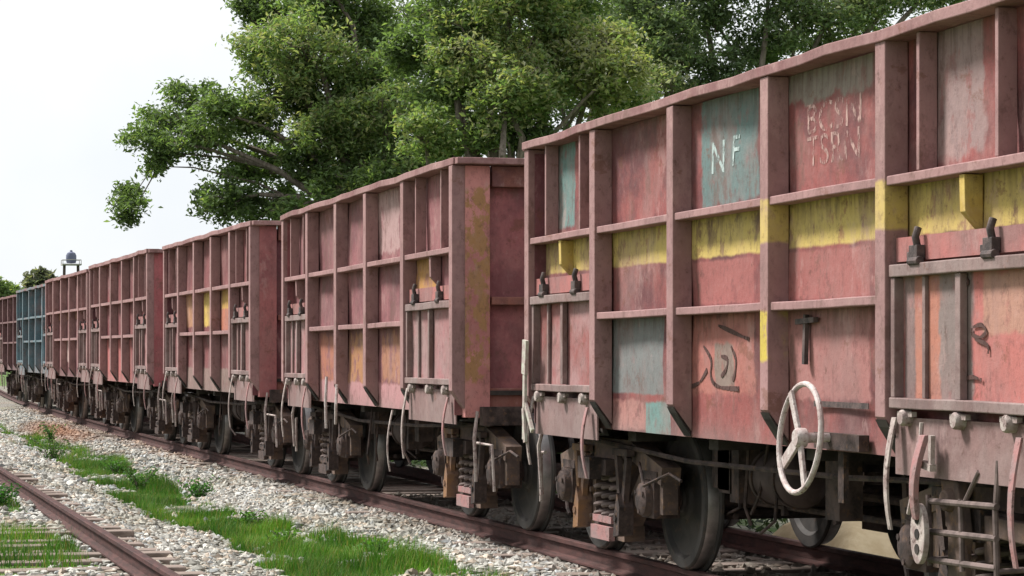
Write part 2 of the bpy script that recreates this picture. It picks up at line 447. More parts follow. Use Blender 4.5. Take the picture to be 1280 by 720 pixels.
# ------------------------------------------------------------------ ballast stones (uncountable)
def ico():
    bm = bmesh.new(); bmesh.ops.create_icosphere(bm, subdivisions=1, radius=1.0)
    v = np.array([x.co[:] for x in bm.verts]); f = np.array([[q.index for q in p.verts] for p in bm.faces]); bm.free()
    return v, f
IV, IF = ico()
def stones():
    pts = []
    def fill(n, s0, s1, y0, y1, smin, smax, power=1.0):
        c_ = 0
        while c_ < n:
            s = s0 + (s1 - s0) * random.random() ** power
            y = y0 + (y1 - y0) * random.random()
            c_ += 1
            Y = y + bend(s)
            if random.random() < grass_mask(-s, Y) * 1.25: continue
            pts.append((-s, Y, smin + (smax - smin) * random.random() ** 2))
    fill(29000, 14, 36, -0.85, 0.62, 0.013, 0.045)
    fill(14000, 36, 80, -1.2, 0.62, 0.022, 0.055)
    fill(13000, 17, 36, -2.45, -1.1, 0.013, 0.045); fill(1500, 17, 36, -2.85, -2.4, .015, .035)
    fill(9000, 36, 80, -2.75, -1.1, 0.03, 0.065)
    fill(9000, 24, 60, -4.6, -2.98, 0.022, 0.055); fill(1500, 18, 26, -4.6, -2.98, 0.02, 0.045)
    fill(5000, 8, 30, 0.78, 3.4, 0.022, 0.05)
    n = len(pts)
    base = IV[None] * (1 + 0.34 * rng.standard_normal((n, len(IV), 1)).clip(-1.2, 1.2))
    sc = np.array([p[2] for p in pts])[:, None, None] * rng.uniform(0.65, 1.25, (n, 1, 3)) * np.array([1, 1, 0.8])
    a = rng.uniform(0, 6.28, n)
    base = base * sc
    ca, sa = np.cos(a)[:, None], np.sin(a)[:, None]
    x = base[:, :, 0] * ca - base[:, :, 1] * sa; y = base[:, :, 0] * sa + base[:, :, 1] * ca
    V = np.stack([x, y, base[:, :, 2]], -1)
    ctr = np.array([(p[0], p[1], ground_z(p[0], p[1]) + p[2] * 0.35) for p in pts])
    V = (V + ctr[:, None]).reshape(-1, 3)
    F = (IF[None] + (np.arange(n) * len(IV))[:, None, None]).reshape(-1, 3)
    v = rng.beta(2.0, 1.7, n)
    tint = np.stack([0.17 + 0.55 * v, 0.165 + 0.54 * v, 0.145 + 0.505 * v], -1)
    warm = rng.random(n) < 0.22
    tint[warm] *= np.array([1.05, 0.90, 0.80])
    gr_ = rng.random(n) < 0.15
    tint[gr_] *= np.array([0.80, 0.86, 0.95])
    for i, p in enumerate(pts):                                   # iron-stained stones by the rail and at the oil-red patch
        s, yy = -p[0], p[1] - bend(-p[0])
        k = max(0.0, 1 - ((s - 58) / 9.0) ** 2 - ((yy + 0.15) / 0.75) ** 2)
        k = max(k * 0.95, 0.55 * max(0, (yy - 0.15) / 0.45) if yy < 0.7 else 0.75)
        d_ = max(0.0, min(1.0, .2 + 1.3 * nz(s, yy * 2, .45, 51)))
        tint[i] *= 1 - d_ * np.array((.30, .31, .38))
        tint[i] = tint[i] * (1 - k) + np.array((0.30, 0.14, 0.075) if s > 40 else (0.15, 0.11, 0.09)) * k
    cols = np.repeat(tint, len(IV), 0)
    o = big_mesh('ballast_gravel', V, F, M['stone'], False, cols)
    tag(o, 'loose pale grey ballast stones lying along both tracks', 'gravel', kind='stuff')
stones()

# ------------------------------------------------------------------ grass (uncountable) and separate weeds
def blades(pts, hmin, hmax, w, tints, lean=0.8):
    n = len(pts)
    h = rng.uniform(hmin, hmax, n); a = rng.uniform(0, 6.28, n); l = rng.uniform(0.1, lean, n) * h
    d = np.stack([np.cos(a), np.sin(a), np.zeros(n)], -1)
    side = np.stack([-np.sin(a), np.cos(a), np.zeros(n)], -1) * (w * rng.uniform(0.6, 1.4, n))[:, None]
    p = np.asarray(pts)
    up = np.array([0, 0, 1.0])
    v0, v1 = p - side, p + side
    mid = p + d * (l * 0.35)[:, None] + up * (h * 0.6)[:, None]
    v2, v3 = mid + side * 0.75, mid - side * 0.75
    tip = p + d * l[:, None] + up * h[:, None]
    V = np.stack([v0, v1, v2, v3, tip + side * 0.1, tip - side * 0.1], 1).reshape(-1, 3)
    o = np.arange(n)[:, None] * 6
    F = np.concatenate([o + np.array([[0, 1, 2, 3]]), o + np.array([[3, 2, 4, 5]])], 0)
    return V, F, np.repeat(tints, 6, 0)
def gtint(n, dry=0.2):
    v = rng.random(n)[:, None]
    c_ = np.array([[0.028, 0.095, 0.014]]) * (1 - v) + np.array([[0.095, 0.235, 0.028]]) * v
    k = rng.random(n) < dry
    c_[k] = np.array([0.24, 0.23, 0.075]) * rng.uniform(0.7, 1.1, (k.sum(), 1))
    return c_
def grass():
    pts, hs_ = [], []
    def fill(n, s0, s1, y0, y1, thr=0.28):
        for _ in range(n):
            s = random.uniform(s0, s1); y = random.uniform(y0, y1)
            Y = y + bend(s)
            m_ = grass_mask(-s, Y)
            if m_ < thr or random.random() > m_ * 1.1: continue
            pts.append((-s, Y, ground_z(-s, Y) - 0.01)); hs_.append(min(1, m_ + .2) * (0.25 + 1.3 * max(0, 0.3 + nz(s * .5, y, 1.9, 6)) + .25 * random.random()))
    fill(170000, 15, 45, -2.1, 0.0)
    fill(50000, 45, 85, -2.6, 0.1)
    fill(45000, 19, 50, -4.7, -2.98, 0.35)
    n = len(pts)
    gt = gtint(n, 0.18)
    pv = np.array([nz(-p[0] * .6, p[1], 1.3, 71) for p in pts])[:, None]
    gt = gt * (1 + .55 * pv) + np.clip(pv, 0, 1) * np.array([[.06, .05, .0]])
    V, F, C_ = blades(pts, 0.35, 1.0, 0.007, np.clip(gt, .01, .4))
    # scale blade heights by local vigour
    P0 = np.repeat(np.array(pts), 6, 0); k = np.repeat(np.array(hs_) * 0.20, 6)[:, None]
    rel = V - P0
    rel[:, :2] *= np.where(np.abs(rel[:, 2:3]) > 1e-6, k, 1.0); rel[:, 2:3] *= k
    V = P0 + rel
    o = big_mesh('grass', V, F, M['grass'], False, C_)
    tag(o, 'bright green grass strip growing between the two tracks', 'grass', kind='stuff')
grass()

def weed(s, y, h, r, n, label, tone):
    Y = y + bend(s)
    root = empty('weed', (-s, Y, ground_z(-s, Y)))
    tag(root, label, 'weed', 'weeds beside the tracks')
    st = MB(); P_, T_ = [], []
    for k in range(9):
        a = random.uniform(0, 6.28); hh = h * random.uniform(0.55, 1.0); rr = r * random.uniform(0.2, 0.9)
        path = [(0.02 * math.cos(a), 0.02 * math.sin(a), -0.03), (rr * 0.4 * math.cos(a), rr * 0.4 * math.sin(a), hh * 0.55), (rr * math.cos(a), rr * math.sin(a), hh)]
        st.tube(path, [0.008, 0.006, 0.003], 5)
        for j in range(n // 9):
            q = random.uniform(0.15, 1.0)
            i = 0 if q < 0.55 else 1
            u = q / 0.55 if i == 0 else (q - 0.55) / 0.45
            b = Vector(path[i]).lerp(Vector(path[i + 1]), u)
            P_.append(b + Vector((random.gauss(0, 0.05), random.gauss(0, 0.05), random.gauss(0, 0.03))))
    st.build('stem', M['bark'], root)
    V, F, C_ = leaves(np.array([tuple(p) for p in P_]), 0.035, 0.07, np.array(tone)[None] * rng.uniform(0.6, 1.5, (len(P_), 1)))
    big_mesh('foliage', V, F, M['leaf'], False, C_, root)

def leaves(p, lmin, lmax, tints, up_bias=0.5):
    n = len(p)
    d = rng.standard_normal((n, 3)); d[:, 2] *= 0.6; d[:, 2] -= 0.25
    d /= np.linalg.norm(d, axis=1, keepdims=True)
    up = rng.standard_normal((n, 3)) * 0.7 + np.array([0, -0.15, up_bias * 1.6])
    sd = np.cross(d, up); sd /= np.linalg.norm(sd, axis=1, keepdims=True) + 1e-9
    nn_ = np.cross(sd, d)
    L = rng.uniform(lmin, lmax, n)[:, None]; W = L * rng.uniform(0.36, 0.52, (n, 1))
    base = p - d * L * 0.5; tip = p + d * L * 0.5 - nn_ * L * 0.12
    r = p + sd * W * 0.5 + nn_ * L * 0.08; l = p - sd * W * 0.5 + nn_ * L * 0.08
    V = np.stack([base, r, tip, l], 1).reshape(-1, 3)
    F = np.arange(n * 4).reshape(n, 4)
    return V, F, np.repeat(tints, 4, 0)

# ------------------------------------------------------------------ railway tracks
def rail_mb(y, s0, s1, head_w=0.072):
    prof = [(-0.075, -0.16), (-0.075, -0.145), (-0.012, -0.125), (-0.010, -0.045), (-head_w / 2, -0.035), (-head_w / 2, -0.004), (-head_w / 2 + 0.008, 0.0),
            (head_w / 2 - 0.008, 0.0), (head_w / 2, -0.004), (head_w / 2, -0.035), (0.010, -0.045), (0.012, -0.125), (0.075, -0.145), (0.075, -0.16)]
    ss = np.arange(s0, s1 + 0.1, 2.0)
    n = len(prof); V, F = [], []
    for s in ss:
        for py, pz in prof: V.append((-s, y + bend(s) + py, pz))
    for i in range(len(ss) - 1):
        for k in range(n):
            F.append((i * n + k, i * n + (k + 1) % n, (i + 1) * n + (k + 1) % n, (i + 1) * n + k))
    return MB().add(V, F)
def track(yc, label, s0, s1, sl0, sl1, side_mat, top_mat, group='parallel tracks', sleeper_top=-0.165, hang=None):
    root = empty('railway_track', (0, 0, 0))
    tag(root, label, 'railway track', None)
    for y in (yc - 0.873, yc + 0.873):
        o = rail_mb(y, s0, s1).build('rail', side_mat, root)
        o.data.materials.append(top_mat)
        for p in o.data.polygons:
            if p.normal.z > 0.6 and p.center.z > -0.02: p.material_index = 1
        # fishplates and spikes are part of the rail's own mesh pattern
    me = None
    k = 0
    s = sl0
    while s < sl1 and k < 98:
        if me is None:
            m_ = MB(); m_.box(-0.12, 0.12, -1.36, 1.36, sleeper_top - 0.14, sleeper_top)
            o = m_.build('sleeper', M['sleeper'], root, 0.012); me = o.data; first = o
        else:
            o = first.copy(); COL.objects.link(o); o.parent = root
        o.location = (-s, yc + bend(s) + random.uniform(-0.04, 0.04), random.uniform(-0.025, 0.012))
        o.rotation_euler = (0, 0, random.uniform(-0.02, 0.02))
        s += 0.65; k += 1
    return root
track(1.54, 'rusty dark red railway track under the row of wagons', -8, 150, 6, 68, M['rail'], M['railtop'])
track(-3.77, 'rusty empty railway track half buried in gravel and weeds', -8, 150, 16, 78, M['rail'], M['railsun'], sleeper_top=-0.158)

# ------------------------------------------------------------------ bogie (shared mesh data)
def wheel_mesh(sgn):
    # sgn -1: outer face towards -y
    R0 = 0.5
    prof = [(0.0, -0.02), (0.085, -0.02), (0.095, 0.0), (0.13, 0.01), (0.15, 0.035), (0.28, 0.055), (0.40, 0.03), (0.425, 0.0), (0.485, 0.0), (0.492, 0.006),
            (R0, 0.02), (R0 + 0.003, 0.10), (R0 + 0.028, 0.112), (R0 + 0.028, 0.128), (R0 + 0.015, 0.138), (0.43, 0.138), (0.40, 0.11), (0.16, 0.10), (0.14, 0.16), (0.0, 0.16)]
    m_ = MB(); m_.lathe_y([(r, (-0.94 + y) if sgn < 0 else (0.94 - y)) for r, y in prof], 0, 0.5, 48)
    me = m_.mesh('wheel')
    me.materials.append(M['wheel']); me.materials.append(M['tread'])
    for p in me.polygons:
        r = math.hypot(p.center.x, p.center.z - 0.5)
        if abs(r - R0) < 0.004: p.material_index = 1
    return me
WHEEL = {-1: wheel_mesh(-1), 1: wheel_mesh(1)}
def side_frame_mesh():
    m_ = MB(); y = -1.10
    def b(a, c, w, d0, d1): m_.bar(a, c, w, y - d1, y + d0)
    b((-1.24, .665), (-.52, .825), .13, .07, .07)
    b((1.24, .665), (.52, .825), .13, .07, .07)
    b((-.56, .82), (.56, .82), .15, .074, .074)
    b((-.84, .68), (-.30, .245), .115, .062, .062)
    b((.84, .68), (.30, .245), .115, .062, .062)
    b((-.42, .215), (.42, .215), .115, .078, .078)
    b((-.36, .80), (-.36, .24), .085, .066, .066)
    b((.36, .80), (.36, .24), .085, .066, .066)
    for sx in (-1, 1):
        b((sx * .815, .68), (sx * .815, .40), .075, .055, .055)
        b((sx * 1.195, .68), (sx * 1.195, .40), .075, .055, .055)
    for sx in (-.36, .36):                                     # bolt heads
        for zz in (.3, .5, .74): m_.lathe_y([(0, y - .10), (.022, y - .10), (.022, y - .06)], sx, zz, 8)
    return m_.mesh('side_frame')
SF = side_frame_mesh(); SF.materials.append(simple('side frame iron', (0.075, 0.054, 0.048), (0.15, 0.10, 0.078), 6, .85, .5, (0.26, 0.145, 0.06), .5))
def axle_box_mesh():
    m_ = MB(); m_.box(-0.14, 0.14, -1.19, -1.0, .37, .63)
    m_.lathe_y([(0, -1.26), (.09, -1.255), (.115, -1.24), (.125, -1.19)], 0, .5, 20)
    for a in range(3):
        q = a * 2.09 + .5
        m_.lathe_y([(0, -1.262), (.018, -1.262), (.018, -1.24)], .085 * math.cos(q), .5 + .085 * math.sin(q), 6)
    m_.bar((-.16, .665), (.16, .665), .06, -1.18, -1.02)
    return m_.mesh('axle_box')
AB = axle_box_mesh(); AB.materials.append(M['bogie'])
def spring_mesh():
    m_ = MB(); pts = []
    for i in range(5 * 14 + 1):
        q = i / 14 * 2 * math.pi
        pts.append((.075 * math.cos(q), .075 * math.sin(q), .285 + .33 * i / 70))
    m_.tube(pts, .018, 6)
    return m_.mesh('spring')
SPR = spring_mesh(); SPR.materials.append(M['spring'])
def bolster_mesh():
    m_ = MB(); m_.box(-.26, .26, -1.27, 1.27, .63, .745); m_.box(-.2, .2, -.9, .9, .747, .93)
    m_.box(-.30, .30, -1.15, 1.15, .30, .36)
    for sy in (-1, 1):
        m_.box(-.15, .15, sy * 1.27, sy * 1.36, .60, .76)
        for ax in (-1, 1): m_.tube([(ax, sy * 1.0, .5), (ax, sy * .2, .5), (ax, 0, .5)], .075, 12)
    return m_.mesh('bolster')
BOL = bolster_mesh(); BOL.materials.append(M['bogie'])
def hanger_mesh():
    # brake hanger: slotted V lever with shoe block, beside the wheel
    m_ = MB(); y = -.98
    m_.bar((-.10, .80), (.02, .30), .06, y - .02, y + .02)
    m_.bar((.16, .78), (.03, .28), .06, y - .024, y + .016)
    m_.bar((-.14, .81), (.2, .81), .05, y - .03, y + .03)
    m_.prism_y([(-.03, .20), (.10, .22), (.12, .42), (.06, .52), (.0, .38)], y - .06, y + .05)
    m_.tube([(.03, y - .07, .34), (.03, y + .07, .34)], .03, 8)
    return m_.mesh('brake_hanger')
HAN = hanger_mesh(); HAN.materials.append(M['ochre'])
HAN2 = HAN.copy(); HAN2.materials.clear(); HAN2.materials.append(M['bogie'])
def rigging_mesh():
    m_ = MB()
    m_.tube([(-1.5, -.72, .42), (1.5, -.72, .40)], .022, 8)
    m_.tube([(-.62, -.9, .36), (-.62, .9, .36)], .04, 8)
    m_.tube([(.62, -.9, .36), (.62, .9, .36)], .04, 8)
    m_.bar((-.55, .75), (-.62, .30), .05, -.70, -.66)
    m_.bar((.55, .75), (.62, .30), .05, -.70, -.66)
    m_.tube([(-1.42, -1.05, .72), (-1.44, -1.08, .5), (-1.30, -1.1, .30), (-1.24, -1.1, .26)], .014, 6)
    m_.tube([(.9, -1.22, .75), (1.15, -1.27, .60), (1.5, -1.20, .70), (1.75, -1.2, .66)], .011, 6)
    return m_.mesh('brake_rigging')
RIG = rigging_mesh(); RIG.materials.append(M['bogie'])
def spring_box_mesh():
    m_ = MB(); m_.box(-.23, .23, -1.235, -1.19, .15, .25); m_.bar((-.23, .3), (.23, .3), .05, -1.22, -1.19)
    return m_.mesh('spring_plank')
SPB = spring_box_mesh(); SPB.materials.append(M['pinkbar'])
SPB2 = SPB.copy(); SPB2.materials.clear(); SPB2.materials.append(M['bogie'])
def put(me, name, parent, loc=(0, 0, 0), rot=0.0, scale=None):
    o = bpy.data.objects.new(name, me); COL.objects.link(o); o.parent = parent; o.location = loc; o.rotation_euler = (0, 0, rot)
    if scale: o.scale = scale
    return o
def bogie(parent, x, ochre=False):
    b = empty('bogie', (x, 0, 0), parent)
    for ax in (-1, 1):
        put(WHEEL[-1], 'wheel', b, (ax, 0, 0)); put(WHEEL[1], 'wheel', b, (ax, 0, 0))
        put(AB, 'axle_box', b, (ax, 0, 0)); put(AB, 'axle_box', b, (ax, 0, 0), math.pi)
    put(SF, 'side_frame', b); put(SF, 'side_frame', b, (0, 0, 0), math.pi)
    put(BOL, 'bolster', b)
    for sx in (-.19, 0, .19):
        put(SPR, 'spring', b, (sx, -1.13, 0)); put(SPR, 'spring', b, (sx, 1.13, 0))
    put(HAN if ochre else HAN2, 'brake_hanger', b, (-.52, -.24, 0)); put(HAN2, 'brake_hanger', b, (.50, -.24, 0))
    put(SPB if ochre else SPB2, 'spring_plank', b, (0, 0, 0))
    put(RIG, 'brake_rigging', b)
    return b

# ------------------------------------------------------------------ wagons
YO = -1.54                                       # local y of the outer face of the near side
ZB, ZT = 0.985, 3.227
def dent(x, z, seed, amp):
    return amp * (mnoise.noise(Vector((x * 1.1 + seed, z * 1.4, seed))) + 0.5 * mnoise.noise(Vector((x * 3 + seed, z * 3, seed + 4))))
def dented(m_, x0, x1, y, z0, z1, seed, amp=0.012, thick=0.012, step=0.14, wave=None):
    if x0 > x1: x0, x1 = x1, x0
    nx = max(2, int((x1 - x0) / step)); nzv = max(2, int((z1 - z0) / step))
    vs = []
    for side in (0, 1):
        for i in range(nx + 1):
            for j in range(nzv + 1):
                x = x0 + (x1 - x0) * i / nx; z = z0 + (z1 - z0) * j / nzv
                d = dent(x, z, seed, amp)
                vs.append((x, y + d + side * thick, z))
    n1 = (nx + 1) * (nzv + 1); fs = []
    for i in range(nx):
        for j in range(nzv):
            a = i * (nzv + 1) + j
            fs.append((a, a + nzv + 1, a + nzv + 2, a + 1)); fs.append((n1 + a, n1 + a + 1, n1 + a + nzv + 2, n1 + a + nzv + 1))
    ring = [i * (nzv + 1) for i in range(nx + 1)] + [nx * (nzv + 1) + j for j in range(1, nzv + 1)] + [i * (nzv + 1) + nzv for i in range(nx - 1, -1, -1)] + [j for j in range(nzv - 1, 0, -1)]
    for a, b in zip(ring, ring[1:] + ring[:1]): fs.append((a, b, b + n1, a + n1))
    m_.add(vs, fs, True)

def wavy_bar(m_, xa, xb, y0, y1, z0, z1, seed, amp=0.012, step=0.35):
    n = max(2, int(abs(xb - xa) / step)); V, F = [], []
    for i in range(n + 1):
        x = xa + (xb - xa) * i / n
        dz = amp * mnoise.noise(Vector((x * 1.3 + seed, seed, 0))); dy = amp * 1.2 * mnoise.noise(Vector((x * 1.1 - seed, 3, seed)))
        V += [(x, y0 + dy, z0 + dz), (x, y1 + dy, z0 + dz), (x, y1 + dy, z1 + dz), (x, y0 + dy, z1 + dz)]
    for i in range(n):
        for k in range(4): F.append((i * 4 + k, i * 4 + (k + 1) % 4, i * 4 + 4 + (k + 1) % 4, i * 4 + 4 + k))
    F += [(0, 1, 2, 3), (n * 4, n * 4 + 3, n * 4 + 2, n * 4 + 1)]
    m_.add(V, F)

def ribbon(m_, pts, w, y0, y1):
    for a, b in zip(pts[:-1], pts[1:]): m_.bar(a, b, w, y0, y1)

def strap(m_, x, y, z0, z1, w, sway, thick=0.012, fwd=0.05):
    n = 7; V, F = [], []
    for i in range(n + 1):
        t_ = i / n
        z = z0 + (z1 - z0) * t_
        xx = x + sway * (t_ ** 1.6); yy = y - fwd * math.sin(t_ * 2.6)
        ww = w * (1 - 0.35 * t_)
        V += [(xx - ww / 2, yy, z), (xx + ww / 2, yy, z), (xx + ww / 2, yy + thick, z), (xx - ww / 2, yy + thick, z)]
    for i in range(n):
        for k in range(4): F.append((i * 4 + k, i * 4 + (k + 1) % 4, i * 4 + 4 + (k + 1) % 4, i * 4 + 4 + k))
    F += [(0, 1, 2, 3), (n * 4, n * 4 + 3, n * 4 + 2, n * 4 + 1)]
    m_.add(V, F)

def wagon(label, posts, couplers, mats, seed, near=False, yoff=0.0, yaw=0.0, levers=True):
    """posts: along-track positions of the side posts from the near end to the far end"""
    sm = (couplers[0] + couplers[1]) / 2
    root = empty('goods_wagon', (-sm, 1.54 + yoff, 0))
    root.rotation_euler = (0, 0, yaw)
    tag(root, label, 'goods wagon', 'open goods wagons standing in one long train')
    X = lambda s: sm - s
    bev = 0.006 if near else 0.0
    pan, post, rim, door, endm, frame = (mats[k] for k in ('panel', 'post', 'rim', 'door', 'end', 'frame'))
    s0, s1 = posts[0] - 0.06, posts[-1] + 0.06
    yp = YO + 0.135                                           # panel plane
    # --- shell
    m_ = MB(); dented(m_, X(s1), X(s0), yp, ZB, ZT - 0.066, seed, 0.02 if near else 0.006, step=0.12 if near else 0.3)
    m_.build('side_panel', pan, root)
    m_ = MB(); dented(m_, X(s1), X(s0), -yp, ZB, ZT - 0.066, seed + 5, 0.006, step=0.4)
    for s in posts: m_.box(X(s) - .06, X(s) + .06, -yp + .012, -yp + .12, ZB + .1, ZT - .066)
    m_.build('side_panel', mats['base'], root)
    m_ = MB(); m_.box(X(s1), X(s0), yp + .03, -yp - .03, 1.16, 1.20); m_.build('floor', M['dark'], root)
    # --- rim, rails
    for sg in (1, -1):
        m_ = MB()
        y0, y1 = (YO - 0.012, YO + 0.20) if sg == 1 else (-YO - 0.20, -YO + 0.012)
        wavy_bar(m_, X(s1) - .02, X(s0) + .02, y0, y1, ZT - 0.062, ZT, seed + sg, 0.022)
        m_.build('top_rim', rim, root, bev)
    m_ = MB()
    for a, b in zip(posts[:-1], posts[1:]):
        wavy_bar(m_, X(a) - .058, X(b) + .058, YO + .012, yp - .006, 2.405, 2.455, seed + a, 0.006)
    m_.build('side_rail', post, root, bev)
    m_ = MB()
    for a, b in zip(posts[1:-2], posts[2:-1]):
        wavy_bar(m_, X(a) - .058, X(b) + .058, YO + .018, yp - .006, 1.785, 1.835, seed + a + 2, 0.006)
    m_.build('side_rail', post, root, bev)
    # --- posts with cut-away feet
    for i, s in enumerate(posts):
        w = 0.065 if 0 < i < len(posts) - 1 else 0.06
        x = X(s); m_ = MB()
        zt = ZT - 0.066
        m_.prism_x([(YO, zt), (YO, 1.20), (YO + .02, 1.17), (yp - .004, 1.02), (yp - .004, zt)], x - w, x + w)
        m_.build('side_post', mats.get('post_y', post) if i in mats.get('yellow_posts', ()) else post, root, bev)
        if 0 < i < len(posts) - 1 or not near:
            m_ = MB(); m_.prism_x([(YO + .004, 1.185), (YO + .0235, 1.145), (yp - .012, 0.99), (yp - .012, 1.01)], x - w - .004, x + w + .004)
            m_.build('post_foot_shade', M['dark'], root)  # dark plate on the slanted foot, its downward shade put into the colour
    # --- door bays at both ends
    for bay, (a, b) in enumerate(((posts[0], posts[1]), (posts[-1], posts[-2]))):   # a = outer post, b = inner post
        d = 1 if a > b else -1                                # from inner to outer along s
        L = abs(a - b)
        for off in (.235 * L, .75 * L):
            m_ = MB(); x = X(b + d * off)
            m_.box(x - .018, x + .018, YO + .03, yp - .006, 2.46, ZT - .066); m_.build('stiffener', post, root, bev * .6)
        m_ = MB(); x = X(b + d * L * .53)
        m_.prism_x([(YO + .03, 2.402), (YO + .035, 2.22), (yp - .006, 2.12), (yp - .006, 2.402)], x - .03, x + .03)
        m_.build('stiffener', mats.get('post_y2', post), root, bev * .6)
        # top plate above the door with hinges
        sa, sb = b + d * .085, a - d * .075
        xa, xb = sorted((X(sa), X(sb)))
        m_ = MB(); m_.box(xa, xb, YO + .055, YO + .075, 2.005, 2.13); m_.build('hinge_plate', mats['plate'], root)
        dr = empty('door', (0, 0, 0), root)
        m_ = MB(); dented(m_, xa + .04, xb - .04, YO + .075, 1.28, 1.95, seed + bay, .008, step=.12); m_.build('door_leaf', door, dr)
        m_ = MB()
        wavy_bar(m_, xa, xb, YO + .012, YO + .085, 1.925, 1.99, seed + 3 + bay, .008)
        wavy_bar(m_, xa, xb, YO + .012, YO + .085, 1.245, 1.30, seed + 7 + bay, .008)
        m_.box(xa, xa + .05, YO + .022, YO + .082, 1.302, 1.923); m_.box(xb - .05, xb, YO + .022, YO + .082, 1.302, 1.923)
        m_.build('door_frame', frame, dr, bev)
        xm = (xa + xb) / 2
        m_ = MB(); m_.box(xm - .03, xm + .03, YO + .03, YO + .07, 1.302, 1.923)
        m_.build('door_stile', frame, dr, bev * .6)
        xq = xa + (xb - xa) * .22; m_ = MB()
        m_.box(xq - .018, xq + .018, YO + .05, YO + .072, 1.302, 1.923)
        m_.build('door_stile', frame, dr, bev * .6)
        for q in (.2, .74):
            xx = xa + (xb - xa) * q
            m_ = MB()
            m_.box(xx - .05, xx + .05, YO + .005, YO + .052, 2.01, 2.08)
            m_.tube([(xx - .06, YO + .02, 2.0), (xx + .06, YO + .02, 2.0)], .024, 10)
            m_.tube([(xx + .015, YO + .03, 2.05), (xx + .02, YO + .012, 2.12), (xx + .02, YO + .028, 2.17)], .02, 8)
            m_.box(xx - .13, xx - .055, YO + .03, YO + .052, 2.015, 2.05)
            m_.build('hinge', M['hinge'], dr, .004 if near else 0)
        # catches and apron below the door
        m_ = MB(); dented(m_, xa - .02, xb + .02, YO + .06, .905, 1.20, seed + 9, .006, step=.2); m_.build('apron', mats['apron'], root)
        for q in (.1, .5, .85):
            xx = xa + (xb - xa) * q
            m_ = MB(); m_.lathe_y([(0, YO + .005), (.035, YO + .005), (.045, YO + .02), (.045, YO + .06)], xx, 1.20, 10); m_.box(xx - .09, xx + .09, YO + .03, YO + .058, 1.205, 1.232)
            m_.build('door_catch', M['pale'], root)
        if levers:
            for q, zz, sw in ((.03, .60, -.03), (.93, .55, .05)):
                xx = xa + (xb - xa) * q
                m_ = MB(); strap(m_, xx, YO + .02, 1.20 if q < .5 else 1.14, zz + random.uniform(-.06, .1), .055, sw + random.uniform(-.04, .04))
                m_.build('door_hook', M['pale'] if q < .5 else M['pinkbar'], root)
    # --- ends: recessed wall, hat posts, top beam
    for e, s in ((1, s0), (-1, s1)):
        xw = X(s) - e * .12
        m_ = MB(); m_.box(xw - .006, xw + .006, YO + .05, -YO - .05, ZB, ZT - .1); m_.build('end_wall', endm, root)
        m_ = MB(); m_.box(xw + e * .007, X(s) - e * .01, YO + .36, -YO - .36, 2.98, ZT - .066)
        m_.box(xw + e * .007, X(s) - e * .03, YO + .36, -YO - .36, 1.95, 2.02)
        m_.box(xw + e * .007, X(s) - e * .03, YO + .34, -YO - .34, 1.05, 1.22)
        m_.build('end_beam', mats['endbeam'], root, bev)
        for yy in (YO + .115, YO + .80, -YO - 1.02, -YO - .335):
            m_ = MB(); m_.box(xw + e * .007, X(s) + e * .015, yy, yy + .22, ZB - .02, ZT - .066)
            m_.build('end_post', mats['endpost'], root, bev)
        m_ = MB(); m_.box(X(s) - e * .15, X(s) + e * .12, YO + .02, -YO - .02, ZT - .06, ZT - .004); m_.build('top_rim', rim, root, bev)
        # headstock, coupler, hose
        m_ = MB(); m_.box(X(s) - e * .2, X(s) + e * .34, -.16, .16, .92, 1.20); m_.box(X(s) + e * .02, X(s) + e * .14, -1.3, 1.3, .90, 1.06)
        m_.build('headstock', M['bogie'], root)
        sc_ = couplers[0] if e == 1 else couplers[1]
        m_ = MB(); m_.box(X(s) + e * .345, X(sc_) - e * .22, -.09, .09, .93, 1.08)
        m_.prism_x([(-.18, .85), (.14, .85), (.2, 1.0), (.14, 1.16), (-.18, 1.16)], X(sc_) - e * .215, X(sc_) - e * .004)
        m_.build('coupler', M['bogie'], root)
        m_ = MB(); xh = X(s) + e * .16
        m_.tube([(xh, -.55, .95), (xh + e * .16, -.56, .72), (xh + e * .32, -.5, .45), (xh + e * .55, -.44, .40), (X(sc_) - e * .01, -.4, .44)], .026, 8); m_.build('brake_hose', M['rubber'], root)
        m_ = MB(); xh = X(s) + e * .10
        m_.tube([(xh, YO + .2, 1.02), (xh + e * .05, YO + .16, .8), (xh + e * .03, YO + .18, .42)], .016, 6)
        m_.tube([(xh, YO + .2, .75), (xh + e * .3, YO + .25, .74), (xh + e * .34, YO + .26, .35)], .014, 6)
        m_.build('shunting_step', M['pale'], root)
    # --- underframe
    m_ = MB(); m_.box(X(s1) + .1, X(s0) - .1, -.22, .22, .80, 1.158)
    for s in posts[1:-1]: m_.box(X(s) - .09, X(s) + .09, YO + .3, -YO - .3, .90, 1.155)
    m_.build('underframe', M['dark'], root)
    c0, c1 = couplers
    bogie(root, X(c0 + 2.08), seed == 2.0); bogie(root, X(c1 - 2.08), seed == 1.0)
    m_ = MB()
    m_.tube([(X(c0 + 3.3), -.62, .52), (X(c1 - 3.3), -.62, .50)], .022, 8)
    m_.tube([(X(c0 + 3.2), -.3, .6), (X(c1 - 3.2), -.3, .6)], .03, 8)
    m_.tube([(X(c0 + 1.2), -1.2, .90), (X(c0 + 4), -1.2, .82), (X(c1 - 4), -1.2, .80), (X(c1 - 1.2), -1.2, .90)], .018, 6)
    rr = random.Random(int(seed * 10))
    for k_ in range(9):
        sa_ = rr.uniform(c0 + 1.2, c1 - 1.2); ya = rr.uniform(-1.25, -.5); za = rr.uniform(.55, .92)
        m_.tube([(X(sa_), ya, .95), (X(sa_) + rr.uniform(-.1, .1), ya - .04, za * .8), (X(sa_ + rr.uniform(-.5, .5)), ya, za * .62)], .012, 5)
